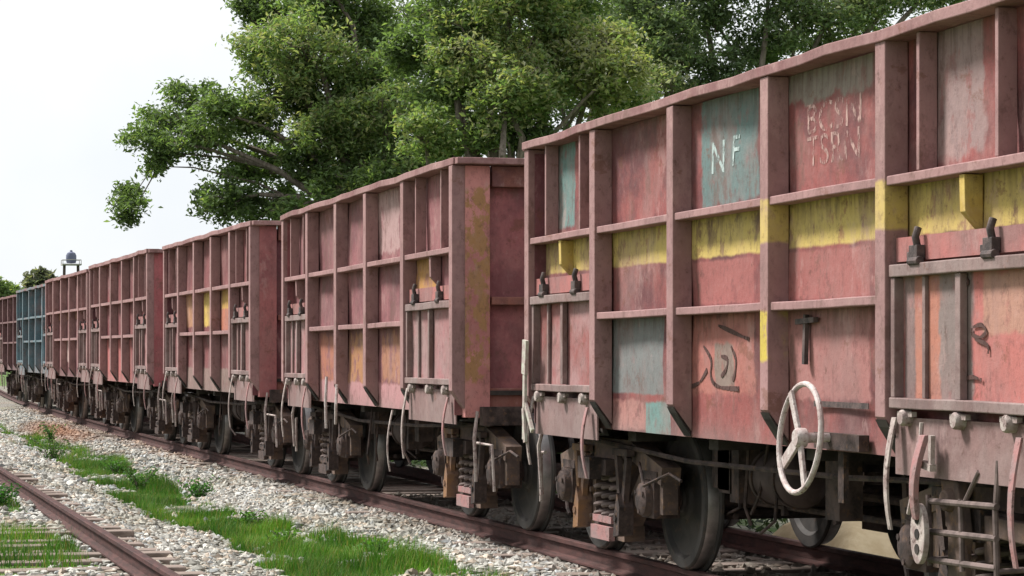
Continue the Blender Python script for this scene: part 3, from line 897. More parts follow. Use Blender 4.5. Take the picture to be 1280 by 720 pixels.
    for k_ in range(5):
        sa_ = rr.uniform(c0 + 3.2, c1 - 3.2); m_.box(X(sa_) - rr.uniform(.06, .16), X(sa_) + .1, -.95, -.8, rr.uniform(.5, .7), .9)
    for s in (sm - .9, sm + .2, sm + 1.1): m_.bar((X(s), .92), (X(s) + .06, .45), .06, -.66, -.63)
    m_.build('brake_rod', M['bogie'], root)
    if not near: return root, X, yp
    sa = sm + .60
    m_ = MB(); m_.lathe_x([(0, X(sa) - .36), (.10, X(sa) - .35), (.155, X(sa) - .31), (.18, X(sa) - .25), (.18, X(sa) + .25), (.155, X(sa) + .31), (.10, X(sa) + .35), (0, X(sa) + .36)], YO + .75, .72)
    m_.build('air_reservoir', M['tank'], root)
    for q in (-.20, .20):
        m_ = MB(); m_.lathe_x([(.182, X(sa) + q - .02), (.192, X(sa) + q - .02), (.192, X(sa) + q + .02), (.182, X(sa) + q + .02)], YO + .75, .72); m_.box(X(sa) + q - .03, X(sa) + q + .03, YO + .71, YO + .79, .912, 1.02)
        m_.build('tank_strap', M['bogie'], root)
    return root, X, yp

def pal(seed, a=RED_A, b=RED_B, patches=(), yellow=None, door=None, far=False, post=None, end=None, endpost=None, chips=0.5):
    p = post or (0.31, 0.176, 0.172)
    base = paint('wagon paint %g' % seed, a, b, seed, (), 0.5, 0.6, chips, 1.1)
    return dict(
        panel=paint('panel paint %g' % seed, a, b, seed, patches, 0.55, 0.5, chips, 1.05, True), base=base,
        post=paint('post paint %g' % seed, p, tuple(x * .8 for x in p), seed + 2, (), 0.5, 0.45, chips, 1.1),
        rim=paint('rim paint %g' % seed, tuple(x * .95 for x in p), (0.20, .095, .095), seed + 3, (), 0.45, 0.3, chips),
        door=paint('door paint %g' % seed, *(door or (a, p)), seed + 4, mats_door.get(seed, ()), 0.5, 0.75, chips),
        frame=paint('frame paint %g' % seed, (0.235, 0.175, 0.165), (0.15, 0.10, 0.095), seed + 5, (), 0.6, 0.4, chips),
        plate=paint('plate paint %g' % seed, (0.36, 0.13, 0.12), (0.25, .12, .115), seed + 6, (), 0.5, 0.5, chips),
        apron=paint('apron paint %g' % seed, (0.235, 0.165, 0.157), (0.18, 0.105, 0.10), seed + 7, (), 0.7, 0.5, chips, 1.0),
        end=paint('end paint %g' % seed, *(end or (MAROON, (0.10, .035, .045))), seed + 8, (), 0.25, 0.5, chips),
        endbeam=paint('end beam paint %g' % seed, (0.26, .10, .075), (0.13, .05, .05), seed + 9, (), 0.3, 0.5, chips),
        endpost=paint('end post paint %g' % seed, *(endpost or ((0.30, .105, .105), (0.21, .072, .076))), seed + 10, mats_endpost.get(seed, ()), 0.4, 0.5, chips))
def sag(root, X, s0, s1, d0, d1):
    for o in root.children_recursive:
        if o.type != 'MESH' or o.data.users > 1 or o.matrix_local.translation.length > 1e-6: continue
        for v in o.data.vertices:
            u = (v.co.x - X(s0)) / (X(s1) - X(s0))
            v.co.z += max(0.0, (v.co.z - 1.0) / 2.227) * (d0 + (d1 - d0) * u)
mats_door, mats_endpost = {}, {}

# ---- nearest wagon
C = [9.62, 20.33, 31.05, 41.76, 52.47, 63.18, 73.90, 84.61]
P1 = [10.63, 12.36, 14.04, 15.74, 17.45, 19.18]
sm1 = (C[0] + C[1]) / 2
YPW = 0.135
x1 = lambda px: sm1 - sp(px, YPW)
z1 = lambda px, py: zp(px, py, YPW)
Y1 = (0.58, 0.41, 0.055)
pat1 = [
    (-6, 6, 2.125, 2.42, YEL, 0.04, 0.6),
    (x1(880), x1(946), 2.44, 3.16, (0.115, 0.175, 0.172), 0.16, 0.45),
    (x1(697), x1(719), 2.46, 3.1, (0.12, 0.20, 0.19), 0.10, 0.5),
    (x1(758), x1(830), z1(795, 492), z1(795, 396), GREY, 0.03, 0.3),
    (x1(806), x1(838), 0.9, z1(820, 503), (0.13, 0.23, 0.215), 0.06, 0.4),
    (x1(765), x1(806), 1.0, z1(785, 500), (0.36, 0.17, 0.15), 0.08, 0.6),
    (x1(852), x1(944), z1(900, 492), z1(900, 396), (0.36, 0.135, 0.112), 0.16, 0.5),
    (x1(894), x1(918), z1(905, 485), z1(905, 430), (0.23, 0.17, 0.145), 0.10, 0.5),
    (x1(975), x1(1088), z1(1030, 500), z1(1030, 385), (0.33, 0.145, 0.135), 0.12, 0.5),
    (x1(975), x1(1088), 2.95, 3.2, (0.23, 0.19, 0.165), 0.22, 0.5),
    (x1(1160), x1(1230), 2.5, 3.15, (0.26, 0.18, 0.175), 0.2, 0.6),
    (x1(975), x1(1088), 1.83, 2.1, (0.28, 0.10, 0.092), 0.03, 0.5),
    (x1(852), x1(944), 1.83, 2.1, (0.28, 0.095, 0.088), 0.03, 0.5),
]
mats_door[1.0] = [(sm1 - 12.1, sm1 - 11.75, 1.2, 2, (0.38, .155, .11), .05, .5), (sm1 - 11.78, sm1 - 11.42, 1.2, 2, (0.20, .155, .145), .12, .5), (sm1 - 12.2, sm1 - 12.08, 1.2, 2, (0.17, .12, .115), .08, .5),
                  (sm1 - 11.4, sm1 - 10.7, 1.2, 2, (0.40, .135, .12), .06, .5), (sm1 - 11.3, sm1 - 10.85, 1.62, 1.9, (0.38, .20, .15), .1, .4)]
W1 = pal(1.0, RED_A, RED_B, pat1)
W1['yellow_posts'] = (1, 2)
W1['post_y'] = paint('post paint yellow', (0.31, 0.176, 0.172), (0.25, .14, .136), 3.0,
                     [(-6, 6, 2.16, 2.41, YEL, 0.05, 0.45), (sm1 - 14.12, sm1 - 13.985, 1.48, 1.76, (0.50, .38, .07), 0.08, 0.7)], 0.45, 0.45, 0.5, 1.1)
W1['post_y2'] = paint('stiffener yellow', YEL, (0.42, 0.27, 0.05), 4.0, (), 0.2, 0.4, 0.5)
w1, X1, yp1 = wagon('nearest red goods wagon with yellow band and white handwheel on its side', P1, (C[0], C[1]), W1, 1.0, True)

# handwheel on its bracket
hw = empty('handwheel', (0, 0, 0), w1)
hx, hz, hy, hr = X1(sp(1000, -.10)), zp(1000, 547, -.10), YO - .10, .300
m_ = MB()
ringp = [(hx + hr * math.cos(q), hy + .03 * math.sin(q), hz + hr * math.sin(q)) for q in [2 * math.pi * k / 40 for k in range(40)]]
m_.tube(ringp, .0165, 10, closed=True); m_.build('wheel_rim', M['white'], hw)
for a, wd in ((R(118), .05), (R(212), .07), (R(285), .05)):
    m_ = MB(); e_ = (hx + (hr - .012) * math.cos(a), hz + (hr - .012) * math.sin(a))
    m_.bar((hx + .03 * math.cos(a), hz + .03 * math.sin(a)), e_, wd, hy - .010, hy + .010); m_.build('spoke', M['white'], hw, .004)
m_ = MB(); m_.lathe_y([(0, hy - .03), (.045, hy - .03), (.055, hy - .015), (.055, hy + .03), (.03, hy + .035), (.022, hy + .24)], hx, hz, 16); m_.build('hub', M['white'], hw)
m_ = MB(); m_.bar((hx - .22, hz - .02), (hx + .42, hz - .02), .09, YO + .07, YO + .13); m_.bar((hx, hz), (hx, hz - .36), .08, YO + .14, YO + .17); m_.build('wheel_bracket', M['bogie'], w1)

# lettering and scrawls on the panels of the nearest wagon
def lettering(text, xc, zc, size, y, mat, parent, squeeze=1.0):
    cu = bpy.data.curves.new('lettering', 'FONT'); cu.body = text; cu.size = size; cu.align_x = 'CENTER'; cu.align_y = 'CENTER'; cu.extrude = 0.0
    cu.offset = 0.0
    o = bpy.data.objects.new('lettering_tmp', cu); COL.objects.link(o)
    dg = bpy.context.evaluated_depsgraph_get(); dg.update()
    me = bpy.data.meshes.new_from_object(o.evaluated_get(dg))
    bpy.data.objects.remove(o)
    o = bpy.data.objects.new('lettering', me); COL.objects.link(o); o.data.materials.clear(); o.data.materials.append(mat)
    for v in me.vertices:
        x_, z_ = xc + v.co.x * squeeze, zc + v.co.y
        v.co = (x_, y + dent(x_, z_, 1.0, .02) - .002 - v.co.z, z_)
    o.parent = parent
    return o
yl = yp1
lettering('BCSN', X1(sp(1042, .13)), zp(1042, 137, .13), .25, yl, M['letter'], w1, 1.25)
lettering('TSRN', X1(sp(1042, .13)), zp(1042, 179, .13), .25, yl, M['letter'], w1, 1.25)
lettering('N', X1(sp(898, .13)), zp(898, 190, .13), .30, yl, M['letter_white'], w1, 1.1)
lettering('F', X1(sp(919, .13)), zp(919, 190, .13), .27, yl, M['letter_white'], w1, 1.2)
def scrawl(strokes, x0, y0, k, w, y, parent, follow=True):
    for st in strokes:
        m_ = MB()
        pts = []
        for (u, v) in st:
            px, py = x0 + u / k, y0 + v / k
            pts.append((X1(sp(px, .13)), zp(px, py, .13)))
        n = len(pts); fine = []
        for i in range(n - 1):                                  # soften corners
            p0, p1, p2, p3 = (Vector(pts[max(0, min(n - 1, j))]) for j in (i - 1, i, i + 1, i + 2))
            for q in range(6):
                t_ = q / 6
                fine.append(tuple(0.5 * ((2 * p1) + (p2 - p0) * t_ + (2 * p0 - 5 * p1 + 4 * p2 - p3) * t_ ** 2 + (3 * p1 - p0 - 3 * p2 + p3) * t_ ** 3)))
        fine.append(pts[-1])
        for i, (a, b) in enumerate(zip(fine[:-1], fine[1:])):
            yy = y + (dent(a[0], a[1], 1.0, .02) if follow else 0) - .002
            m_.bar(a, b, w * (0.6 + 0.6 * abs(math.sin(i * .35))), yy - .0015 - .00005 * i, yy)
        m_.build('painted_scrawl', M['mark'], parent)
scrawl([[(105, 290), (130, 350), (118, 425), (165, 410), (205, 350)], [(185, 238), (225, 300), (222, 385), (255, 430), (355, 440)], [(320, 238), (345, 300), (338, 370), (325, 400)],
        [(270, 285), (300, 300), (290, 350), (265, 380)], [(260, 140), (330, 170), (410, 205)]], 830, 370, 3.79, .026, yl, w1)
scrawl([[(110, 240), (118, 290), (112, 340)], [(150, 320), (190, 310), (210, 340), (185, 365), (150, 355), (145, 325)], [(160, 375), (215, 400), (220, 440)], [(80, 100), (110, 90), (130, 120), (100, 140)],
        [(100, 555), (150, 545), (190, 558)]], 1190, 320, 3.6, .018, YO + .068, w1, False)
# latch and torn seam on the third bay
m_ = MB(); xq, zq = X1(sp(1010, .1)), zp(1010, 402, .1)
m_.bar((xq - .16, zq), (xq + .12, zq + .01), .03, yp1 - .05, yp1 - .02); m_.bar((xq - .03, zq + .04), (xq - .05, zq - .24), .035, yp1 - .045, yp1 - .02); m_.build('latch', M['hinge'], w1)
m_ = MB(); dented(m_, X1(sp(1088, .13)), X1(sp(1020, .13)), yp1 - .016, z1(1050, 505) - .02, z1(1050, 505) + .012, 3, .006, .004, .05); m_.build('torn_seam', M['hinge'], w1)
# brake lever, slotted plate and step cage at the near bogie
xl = X1(sp(1152, -.02))
m_ = MB()
strap(m_, xl, YO - .02, 1.12, .70, .075, -.03, .03, .05); m_.build('brake_lever', M['pinkbar'], w1, .004)
m_ = MB(); xc_, zc_ = xl - .03, .63
outer = [(xc_ + .085 * math.cos(q), zc_ + .15 * math.sin(q)) for q in [2 * math.pi * k / 24 for k in range(24)]]
m_.prism_y(outer, YO - .03, YO + .0); m_.build('slotted_plate', M['pale'], w1, .004)
for dz in (-.075, 0, .075):
    m_ = MB(); m_.lathe_y([(0, YO - .034), (.026, YO - .034), (.026, YO - .028)], xc_, zc_ + dz, 12); m_.build('plate_hole', M['dark'], w1)
m_ = MB()
m_.tube([(xl - .04, YO, 1.18), (xl - .05, YO - .01, .97), (xl - .10, YO - .015, .86), (xl - .2, YO, .72)], .012, 6)
m_.bar((xl - .06, .98), (xl + .09, .96), .035, YO - .016, YO + .02); m_.bar((xl + .075, 1.12), (xl + .068, .97), .03, YO - .01, YO + .015); m_.build('lever_guide', M['pale'], w1)
xs_ = X1(sp(1190, .1))
m_ = MB()
m_.prism_y([(xs_ - .14, .90), (xs_ + .06, .90), (xs_ + .12, .62), (xs_ + .06, .34), (xs_ + .10, .04), (xs_ - .02, .04), (xs_ - .05, .36), (xs_ - .05, .62)], YO + .10, YO + .16)
m_.bar((xs_ + .08, .58), (xs_ + .30, .05), .07, YO + .09, YO + .13)
m_.lathe_y([(0, YO + .06), (.05, YO + .06), (.06, YO + .10)], xs_ - .02, .80, 14); m_.build('brake_hanger', SF.materials[0], w1, .008)
xa_, xb_ = X1(11.85), X1(11.1)
m_ = MB()
for zz in (.50, .64, .79): m_.tube([(xa_, YO + .05, zz), (xb_, YO + .05, zz + .015)], .016, 8)
for q in (0, .5, 1): m_.tube([(lerp(xa_, xb_, q), YO + .05, .47), (lerp(xa_, xb_, q) - .03, YO + .055, .82)], .015, 8)
for q in (0, 1): m_.tube([(lerp(xa_, xb_, q), YO + .05, .50), (lerp(xa_, xb_, q), YO + .30, .51)], .014, 8)
m_.tube([(lerp(xa_, xb_, .5), YO + .055, .79), (lerp(xa_, xb_, .72), YO + .06, .96)], .013, 8)
m_.tube([(xb_ - .02, YO + .055, .80), (xb_ - .02, YO + .07, 1.02)], .016, 8)
m_.build('step_cage', M['spring'], w1)
m_ = MB(); m_.bar((xa_ - .15, .70), (xb_ + .3, .66), .10, YO + .20, YO + .26); m_.bar((xa_ + .3, .70), (xa_ + .34, .50), .09, YO + .205, YO + .255); m_.build('side_brace', SF.materials[0], w1, .008)

# cut lever with flaking pale paint on the far corner post
m_ = MB(); xq = X1(sp(660, -.02))
m_.bar((xq, 1.62), (xq - .03, 1.36), .10, YO - .05, YO - .025); m_.bar((xq - .03, 1.38), (xq - .05, .86), .055, YO - .045, YO - .022); m_.bar((xq - .05, 1.16), (xq + .17, .93), .04, YO - .042, YO - .02)
m_.bar((xq - .05, 1.1), (xq - .0, .84), .05, YO - .05, YO - .03); m_.build('uncoupling_lever', simple('flaking pale green', (0.45, 0.46, 0.38), (0.36, 0.28, 0.26), 14, .8, .3, (.14, .09, .07), .6), w1)

sag(w1, X1, P1[0], P1[-1], -.022, -.082)

# ---- second wagon
P2 = [21.63, 23.54, 25.22, 26.72, 28.34, 29.86]
sm2 = (C[1] + C[2]) / 2
x2 = lambda px: sm2 - sp(px, YPW)
pat2 = [
    (x2(468), x2(500), 2.5, 3.1, (0.37, .235, .23), .2, .6),
    (x2(518), x2(545), 2.05, 2.42, (0.42, .22, .07), .15, .6),
    (x2(400), x2(424), 1.15, 1.72, (0.34, .13, .085), .25, .8), (x2(436), x2(462), 1.2, 1.72, (0.34, .16, .07), .25, .8),
    (x2(478), x2(510), 1.25, 1.72, (0.33, .15, .09), .28, .8), (-5, 5, 0.9, 1.22, (0.40, .20, .205), .10, .4),
]
mats_endpost[2.0] = [(3.0, 6, 1.3, 2.95, (.33, .175, .08), .6, 1.0)]
W2 = pal(2.0, (0.25, .098, .105), (0.16, .06, .068), pat2, door=((0.32, .14, .145), (0.30, .19, .185)), endpost=((0.50, .21, .195), (0.38, .145, .138)), end=((0.32, .115, .12), (0.20, .07, .078)))  # end colours raised to stand in for sun that misses that face
w2, X2, _ = wagon('second red goods wagon with orange stained end post, plain sides without a band', P2, (C[1], C[2]), W2, 2.0, True)
for px, py0, py1, swx in ((411, 470, 535, .02), (424, 480, 530, -.03)):
    m_ = MB(); m_.tube([(X2(sp(px)), YO - .02, zp(px, py0)), (X2(sp(px)) + .09, YO - .05, zp(px, (py0 + py1) / 2)), (X2(sp(px)) + swx, YO - .03, zp(px, py1))], .016, 6)
    m_.build('rope_loop', M['white'], w2)
m_ = MB(); strap(m_, X2(sp(490)), YO, .98, .40, .035, .01); m_.build('door_hook', M['pale'], w2)

sag(w2, X2, P2[0], P2[-1], -.028, -.095)

# ---- third wagon
P3 = [32.2, 33.85, 35.5, 37.15, 38.8, 40.4]
sm3 = (C[2] + C[3]) / 2
pat3 = [(sm3 - 35.4, sm3 - 33.95, 1.9, 2.40, (0.50, .30, .07), .06, .4), (sm3 - 37.0, sm3 - 36.0, 1.9, 2.4, (0.52, .36, .09), .12, .6), (sm3 - 38.8, sm3 - 37.6, 1.9, 2.4, (0.40, .20, .10), .12, .6),
        (sm3 - 35.4, sm3 - 33.95, 1.83, 2.12, (0.42, .15, .09), .05, .4), (-5, 5, .9, 1.3, (0.21, .145, .125), .1, .5)]
W3 = pal(3.0, (0.19, .06, .062), (0.13, .044, .046), pat3, door=((0.20, .085, .085), (0.17, .10, .095)))
mats_endpost[3.0] = []
w3, X3, _ = wagon('third red goods wagon with patchy orange and yellow middle panels', P3, (C[2], C[3]), W3, 3.0, True)

sag(w3, X3, P3[0], P3[-1], -.05, -.045)

# ---- farther wagons
def even(c0, c1, pad=1.15, n=5):
    a, b = c0 + pad, c1 - pad
    return [a + (b - a) * i / n for i in range(n + 1)]
sm4 = (C[3] + C[4]) / 2
W4 = pal(4.0, (0.20, .055, .058), (0.13, .04, .045), [(-2.6, 1.2, .95, 1.76, (0.40, .12, .115), .08, .4)], endpost=((0.36, .10, .11), (0.28, .08, .09)))
wagon('bright red ribbed goods wagon, the fourth one from the camera', even(C[3], C[4], 1.0), (C[3], C[4]), W4, 4.0, False, bend(47), .006 * .6)
W5 = pal(5.0, (0.13, .04, .046), (0.095, .032, .038), [(-4.5, 4.5, 2.25, 2.46, (0.30, .14, .08), .1, .6), (-.8, -.2, 1.3, 1.8, (0.5, .36, .33), .2, .6)])
wagon('dark maroon goods wagon coupled between a bright red one and a blue one', even(C[4], C[5], 1.0), (C[4], C[5]), W5, 5.0, False, bend(58), .0115 * .8)
BL = (0.075, .14, .17)
W6 = pal(6.0, BL, (0.055, .10, .125), [], post=(0.115, .185, .215), endpost=((0.16, .18, .24), (0.14, .14, .19)), end=((0.08, .09, .13), (0.06, .07, .1)))
for k in ('frame', 'apron', 'plate', 'endbeam'): W6[k] = W6['post']
wagon('blue painted goods wagon, the only blue one in the train', even(C[5], C[6], 1.0), (C[5], C[6]), W6, 6.0, False, bend(68.5), .018 * .8)
W7 = pal(7.0, (0.10, .045, .055), (0.075, .035, .045), [], post=(0.15, .08, .085))
wagon('dark purple brown goods wagon farthest away beyond the blue one', even(C[6], C[7], 1.0), (C[6], C[7]), W7, 7.0, False, bend(79), .024 * .8)

# ------------------------------------------------------------------ weeds
for a in ((34.8, -1.05, .34, .30, 420, 'tall leafy weed on the left edge of the bright grass strip', (.055, .13, .03)),
          (32.4, -.62, .26, .30, 420, 'bushy low weed on the right edge of the grass strip', (.05, .14, .028)),
          (29.0, -3.35, .26, .35, 520, 'dark green weed clump against the inner side of the empty rail', (.035, .11, .02)),
          (36.5, -3.35, .45, .30, 420, 'dark weed beside the far end of the empty rail at the picture edge', (.03, .09, .022)),
          (44.5, -1.35, .40, .45, 520, 'wide pale weed growing in grey gravel behind the grass strip', (.06, .12, .035)),
          (52.0, -.75, .45, .22, 300, 'upright weed in front of the rust red gravel patch', (.05, .14, .025))          , (27.5, -.75, .16, .20, 260, 'small leafy weed in the widest part of the grass strip', (.075, .17, .03)),
          (24.2, -.95, .20, .26, 360, 'broad bright weed at the bottom end of the grass strip', (.08, .18, .03)),
          (39.5, -.85, .22, .3, 320, 'low spreading weed where the grass strip thins out', (.06, .15, .03)),
          (22.6, -.45, .13, .16, 240, 'small green sprout in gravel right of the grass near the bottom edge', (.07, .17, .03))):
    weed(*a)

def undergrowth():
    P_ = []
    def fill(n, s0, s1, y0, y1, h):
        for _ in range(n):
            s_, y = random.uniform(s0, s1), random.uniform(y0, y1)
            hh = h * (0.55 + 0.9 * max(0, .5 + nz(s_, y, .6, 41)))
            P_.append((-s_, y + bend(s_), -.38 + hh * random.random() ** .8))
    fill(16000, 8, 62, 5.3, 7.2, .75); fill(4500, 23.2, 45, 3.9, 5.3, .5); fill(2500, 8, 19.3, 3.9, 5.3, .5)
    n = len(P_)
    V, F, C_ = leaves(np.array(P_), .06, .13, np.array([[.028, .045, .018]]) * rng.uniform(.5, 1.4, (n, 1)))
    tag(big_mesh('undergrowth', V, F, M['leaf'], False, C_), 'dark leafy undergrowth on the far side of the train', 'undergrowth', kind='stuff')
undergrowth()

sx_, sy_ = 22.0, 4.1
V, F = [], []
for i in range(25):
    for j in range(25):
        u, v = (i / 24 - .5) * 2, (j / 24 - .5) * 2
        e = max(0.0, 1 - max(abs(u), abs(v)) ** 3.5) * (1 + .25 * mnoise.noise(Vector((u * 2, v * 2, 3))))
        V.append((u * 1.05, v * .8, -.06 + .42 * e + .02 * mnoise.noise(Vector((u * 9, v * 9, 1)))))
for i in range(24):
    for j in range(24): F.append((i * 25 + j, (i + 1) * 25 + j, (i + 1) * 25 + j + 1, i * 25 + j + 1))
o = MB().add(V, F, True).build('sand_heap', simple('dry sand', (.70, .56, .36), (.60, .46, .28), 7, .95, .5))
o.location = (-sx_, sy_, ground_z(-sx_, sy_))
tag(o, 'low heap of pale yellow sand seen under the nearest wagon', 'sand heap')

# ------------------------------------------------------------------ trees behind the train
def tree(name, label, base, h_trunk, clumps, tone, n_leaf, lsize, r_trunk, F):
    """clumps: list of (px, py, radius_m, depth offset, leaf tint gain)"""
    root = empty(name, base)
    tag(root, label, 'tree', 'trees behind the train')
    tr = MB(); crown_p, crown_c = [], []
    top = Vector((random.uniform(-.3, .3), random.uniform(-.3, .3), h_trunk))
    tr.tube([(0, 0, -.3), (r_trunk * .3, 0, h_trunk * .35), tuple(top * .75), tuple(top)], [r_trunk * 1.35, r_trunk, r_trunk * .85, r_trunk * .7], 12)
    tot = sum(c_[2] ** 2 for c_ in clumps)
    for (px, py, r, dep, gain) in clumps:
        c_ = far_pt(px, py, F + dep) - Vector(base)
        mid = top.lerp(c_, .45) + Vector((random.gauss(0, .5), random.gauss(0, .5), .7))
        q = .42 * r_trunk * min(1.2, r)
        if F < 100 and px < 200 and py > 220:                                  # hanging spray: grows from the limb above it
            a0 = far_pt(228, 165, F + dep) - Vector(base); mid = a0.lerp(c_, .5) + Vector((.1, 0, .15))
            tr.tube([tuple(a0), tuple(a0.lerp(mid, .5)), tuple(mid), tuple(c_)], [.05, .04, .03, .012], 6)
            path = None
        else: path = [tuple(top.lerp(c_, 0.0) - Vector((0, 0, .3))), tuple(top.lerp(mid, .5)), tuple(mid), tuple(mid.lerp(c_, .6) + Vector((random.gauss(0, .2), random.gauss(0, .2), .15))), tuple(c_)]
        if path: tr.tube(path, [q, q * .85, q * .6, q * .4, q * .18], 7)
        n = int(n_leaf * r * r / tot)
        # twigs first, leaves gathered on them, so that gaps stay open
        nt = max(6, int(26 * r * r))
        ends = []
        for _ in range(nt):
            d = Vector((random.gauss(0, 1), random.gauss(0, 1), random.gauss(0, 1) * .8)); d.normalize()
            e = c_ + d * r * (random.random() ** .45)
            ends.append(e)
            if random.random() < .5:
                m2 = c_.lerp(e, .55) + Vector((random.gauss(0, .12), random.gauss(0, .12), random.gauss(0, .12)))
                tr.tube([tuple(c_.lerp(mid, .15)), tuple(m2), tuple(e)], [.035, .022, .008], 4, cap=False)
        gl = np.array([random.gauss(1, .16) for _ in ends])
        idx = rng.integers(0, nt, n)
        E = np.array([tuple(e) for e in ends])[idx]
        crown_p.append(E + rng.normal(0, 1, (n, 3)) * np.array([.26, .26, .17]) * min(1.25, .55 + r * .35))
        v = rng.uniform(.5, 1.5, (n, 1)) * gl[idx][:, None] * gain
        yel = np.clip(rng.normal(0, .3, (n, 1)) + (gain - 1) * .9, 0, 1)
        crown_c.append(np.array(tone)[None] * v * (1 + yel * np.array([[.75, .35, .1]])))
    tr.build('trunk', M['bark'], root)
    p = np.concatenate(crown_p); c2 = np.clip(np.concatenate(crown_c), .005, .3)
    V, F_, Cc = leaves(p, lsize * .45, lsize * 1.6, c2)
    big_mesh('crown', V, F_, M['leaf'], False, Cc, root)

DG, MG, LG = (.135, .185, .098), (.152, .225, .088), (.12, .18, .05)
def gbase(px, F):
    b = far_pt(px, 440, F); return (b.x, b.y, -.35)
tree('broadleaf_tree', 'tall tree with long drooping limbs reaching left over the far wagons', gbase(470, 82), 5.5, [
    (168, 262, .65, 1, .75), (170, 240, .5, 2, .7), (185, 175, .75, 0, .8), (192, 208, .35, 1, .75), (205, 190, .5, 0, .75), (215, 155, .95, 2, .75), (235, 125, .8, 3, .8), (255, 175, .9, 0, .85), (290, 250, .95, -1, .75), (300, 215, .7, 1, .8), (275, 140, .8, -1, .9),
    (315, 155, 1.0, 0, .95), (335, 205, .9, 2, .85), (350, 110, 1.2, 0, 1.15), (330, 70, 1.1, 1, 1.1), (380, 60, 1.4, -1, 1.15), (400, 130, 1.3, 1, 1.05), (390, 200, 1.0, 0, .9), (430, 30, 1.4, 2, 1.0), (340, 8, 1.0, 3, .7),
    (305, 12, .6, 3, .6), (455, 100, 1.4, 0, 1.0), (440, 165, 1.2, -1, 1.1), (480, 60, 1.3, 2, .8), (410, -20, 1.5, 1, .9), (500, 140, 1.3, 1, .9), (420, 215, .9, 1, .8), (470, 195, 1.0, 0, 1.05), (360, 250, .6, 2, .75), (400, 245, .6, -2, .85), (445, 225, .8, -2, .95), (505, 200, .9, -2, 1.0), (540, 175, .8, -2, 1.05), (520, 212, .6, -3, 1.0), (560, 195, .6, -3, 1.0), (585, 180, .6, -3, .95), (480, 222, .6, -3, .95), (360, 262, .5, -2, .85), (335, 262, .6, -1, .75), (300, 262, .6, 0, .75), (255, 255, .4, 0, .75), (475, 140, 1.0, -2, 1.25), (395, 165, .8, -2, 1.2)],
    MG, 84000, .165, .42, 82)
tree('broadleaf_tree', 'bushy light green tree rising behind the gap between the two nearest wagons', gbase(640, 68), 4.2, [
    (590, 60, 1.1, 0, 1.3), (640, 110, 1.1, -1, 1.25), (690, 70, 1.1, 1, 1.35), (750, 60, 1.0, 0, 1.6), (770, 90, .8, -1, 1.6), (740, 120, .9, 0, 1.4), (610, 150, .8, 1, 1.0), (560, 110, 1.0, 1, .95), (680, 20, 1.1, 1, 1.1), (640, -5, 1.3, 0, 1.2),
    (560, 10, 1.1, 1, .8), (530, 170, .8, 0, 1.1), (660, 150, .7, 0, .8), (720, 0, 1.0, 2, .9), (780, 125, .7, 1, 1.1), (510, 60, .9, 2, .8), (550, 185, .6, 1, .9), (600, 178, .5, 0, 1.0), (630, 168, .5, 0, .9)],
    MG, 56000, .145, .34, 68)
tree('broadleaf_tree', 'dark green tree with bare twigs behind the nearest wagon', gbase(930, 74), 5.0, [
    (820, 30, 1.1, 0, .9), (800, 0, 1.1, 1, .75), (850, 75, 1.0, 0, 1.0), (890, 20, .9, 1, .85), (835, 105, .7, -1, 1.2), (880, 100, .7, 0, .85), (945, 65, .9, 1, .75), (990, 35, 1.0, 0, 1.0), (1040, 15, 1.2, 0, 1.05), (1090, 0, 1.2, 1, 1.1), (1020, 60, .6, 1, .8),
    (960, -25, 1.3, 0, .8), (870, -30, 1.3, 1, .8), (1130, -20, 1.2, 0, 1.0), (820, 100, .6, 1, .9), (1180, -30, 1.2, 0, .9), (915, 85, .5, 0, .8)],
    tuple(x * 1.25 for x in DG), 42000, .15, .36, 74)
tree('broadleaf_tree', 'darker tree crown seen through the gaps of the front trees', gbase(700, 100), 5.5, [
    (430, 240, 1.2, 0, .8), (480, 210, 1.3, 1, .7), (540, 120, 1.6, 0, .7), (520, 40, 1.7, 1, .7), (600, 30, 1.6, 0, .8), (600, 170, .8, 0, .8), (700, 110, 1.4, 1, .7), (640, 70, 1.6, 0, .75), (770, 30, 1.6, 1, .7), (800, 90, .8, 0, .8), (840, 60, 1.3, 0, .65), (580, 90, 1.6, 1, .7)],
    tuple(x * 1.2 for x in DG), 30000, .20, .40, 100)
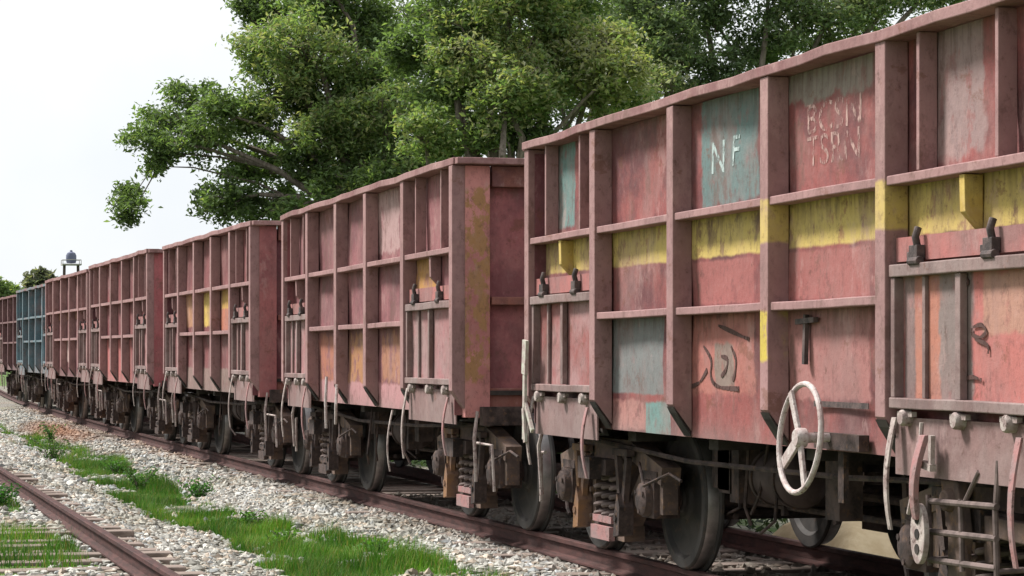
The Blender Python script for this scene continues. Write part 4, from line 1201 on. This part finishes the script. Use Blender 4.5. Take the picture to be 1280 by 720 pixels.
tree('broadleaf_tree', 'small distant tree at the far end of the train', gbase(2, 210), 5.0, [
    (-30, 362, 1.5, 0, 1.1), (-5, 366, 1.3, 0, 1.1), (14, 369, 1.0, 0, 1.0), (-60, 358, 1.8, 0, 1.0)], MG, 9000, .4, .3, 210)
tree('broadleaf_tree', 'grey green distant treetop left of the small water tank', gbase(52, 250), 7.0, [
    (52, 349, 1.0, 0, 1.2), (44, 356, 1.2, 0, 1.2), (60, 358, 1.2, 0, 1.2)], (.10, .115, .085), 2500, .55, .22, 250)  # leaf colour greyed to paint in the haze of distance

# ------------------------------------------------------------------ small elevated tank beyond the train
tb = far_pt(89, 440, 230)
tw = empty('water_tank_tower', (tb.x, tb.y, -.3))
tag(tw, 'small dark blue tank on a railed platform rising above the far wagons', 'water tank')
zc = far_pt(89, 330, 230).z + .3
m_ = MB(); k = 20; V, F = [], []
prof = [(0, .05), (.40, .08), (.46, .3), (.46, .75), (.36, .98), (.12, 1.1), (.10, 1.22), (0, 1.24)]
for r, z in prof:
    for i in range(k): V.append((r * math.cos(i * 6.2832 / k), r * math.sin(i * 6.2832 / k), zc + z))
for j in range(len(prof) - 1):
    for i in range(k): F.append((j * k + i, j * k + (i + 1) % k, (j + 1) * k + (i + 1) % k, (j + 1) * k + i))
m_.add(V, F, True); m_.build('tank', simple('tank blue', (.10, .11, .18), (.14, .15, .22), 2, .6, .1), tw)
m_ = MB(); m_.box(-.85, .85, -.85, .85, zc - .12, zc); 
for a in (-.8, .8):
    m_.tube([(a, -.8, zc + .35), (a, .8, zc + .35)], .03, 6); m_.tube([(-.8, a, zc + .35), (.8, a, zc + .35)], .03, 6)
    for b in (-.8, .8): m_.tube([(a, b, zc), (a, b, zc + .36)], .03, 6)
m_.build('platform', simple('tank platform', (.26, .25, .23), (.34, .32, .30), 2, .9, .1), tw)
for a in (-.6, .6):
    for b in (-.6, .6):
        m_ = MB(); m_.tube([(a * 1.3, b * 1.3, 0), (a, b, zc - .11)], .07, 8); m_.build('leg', M['bogie'], tw)
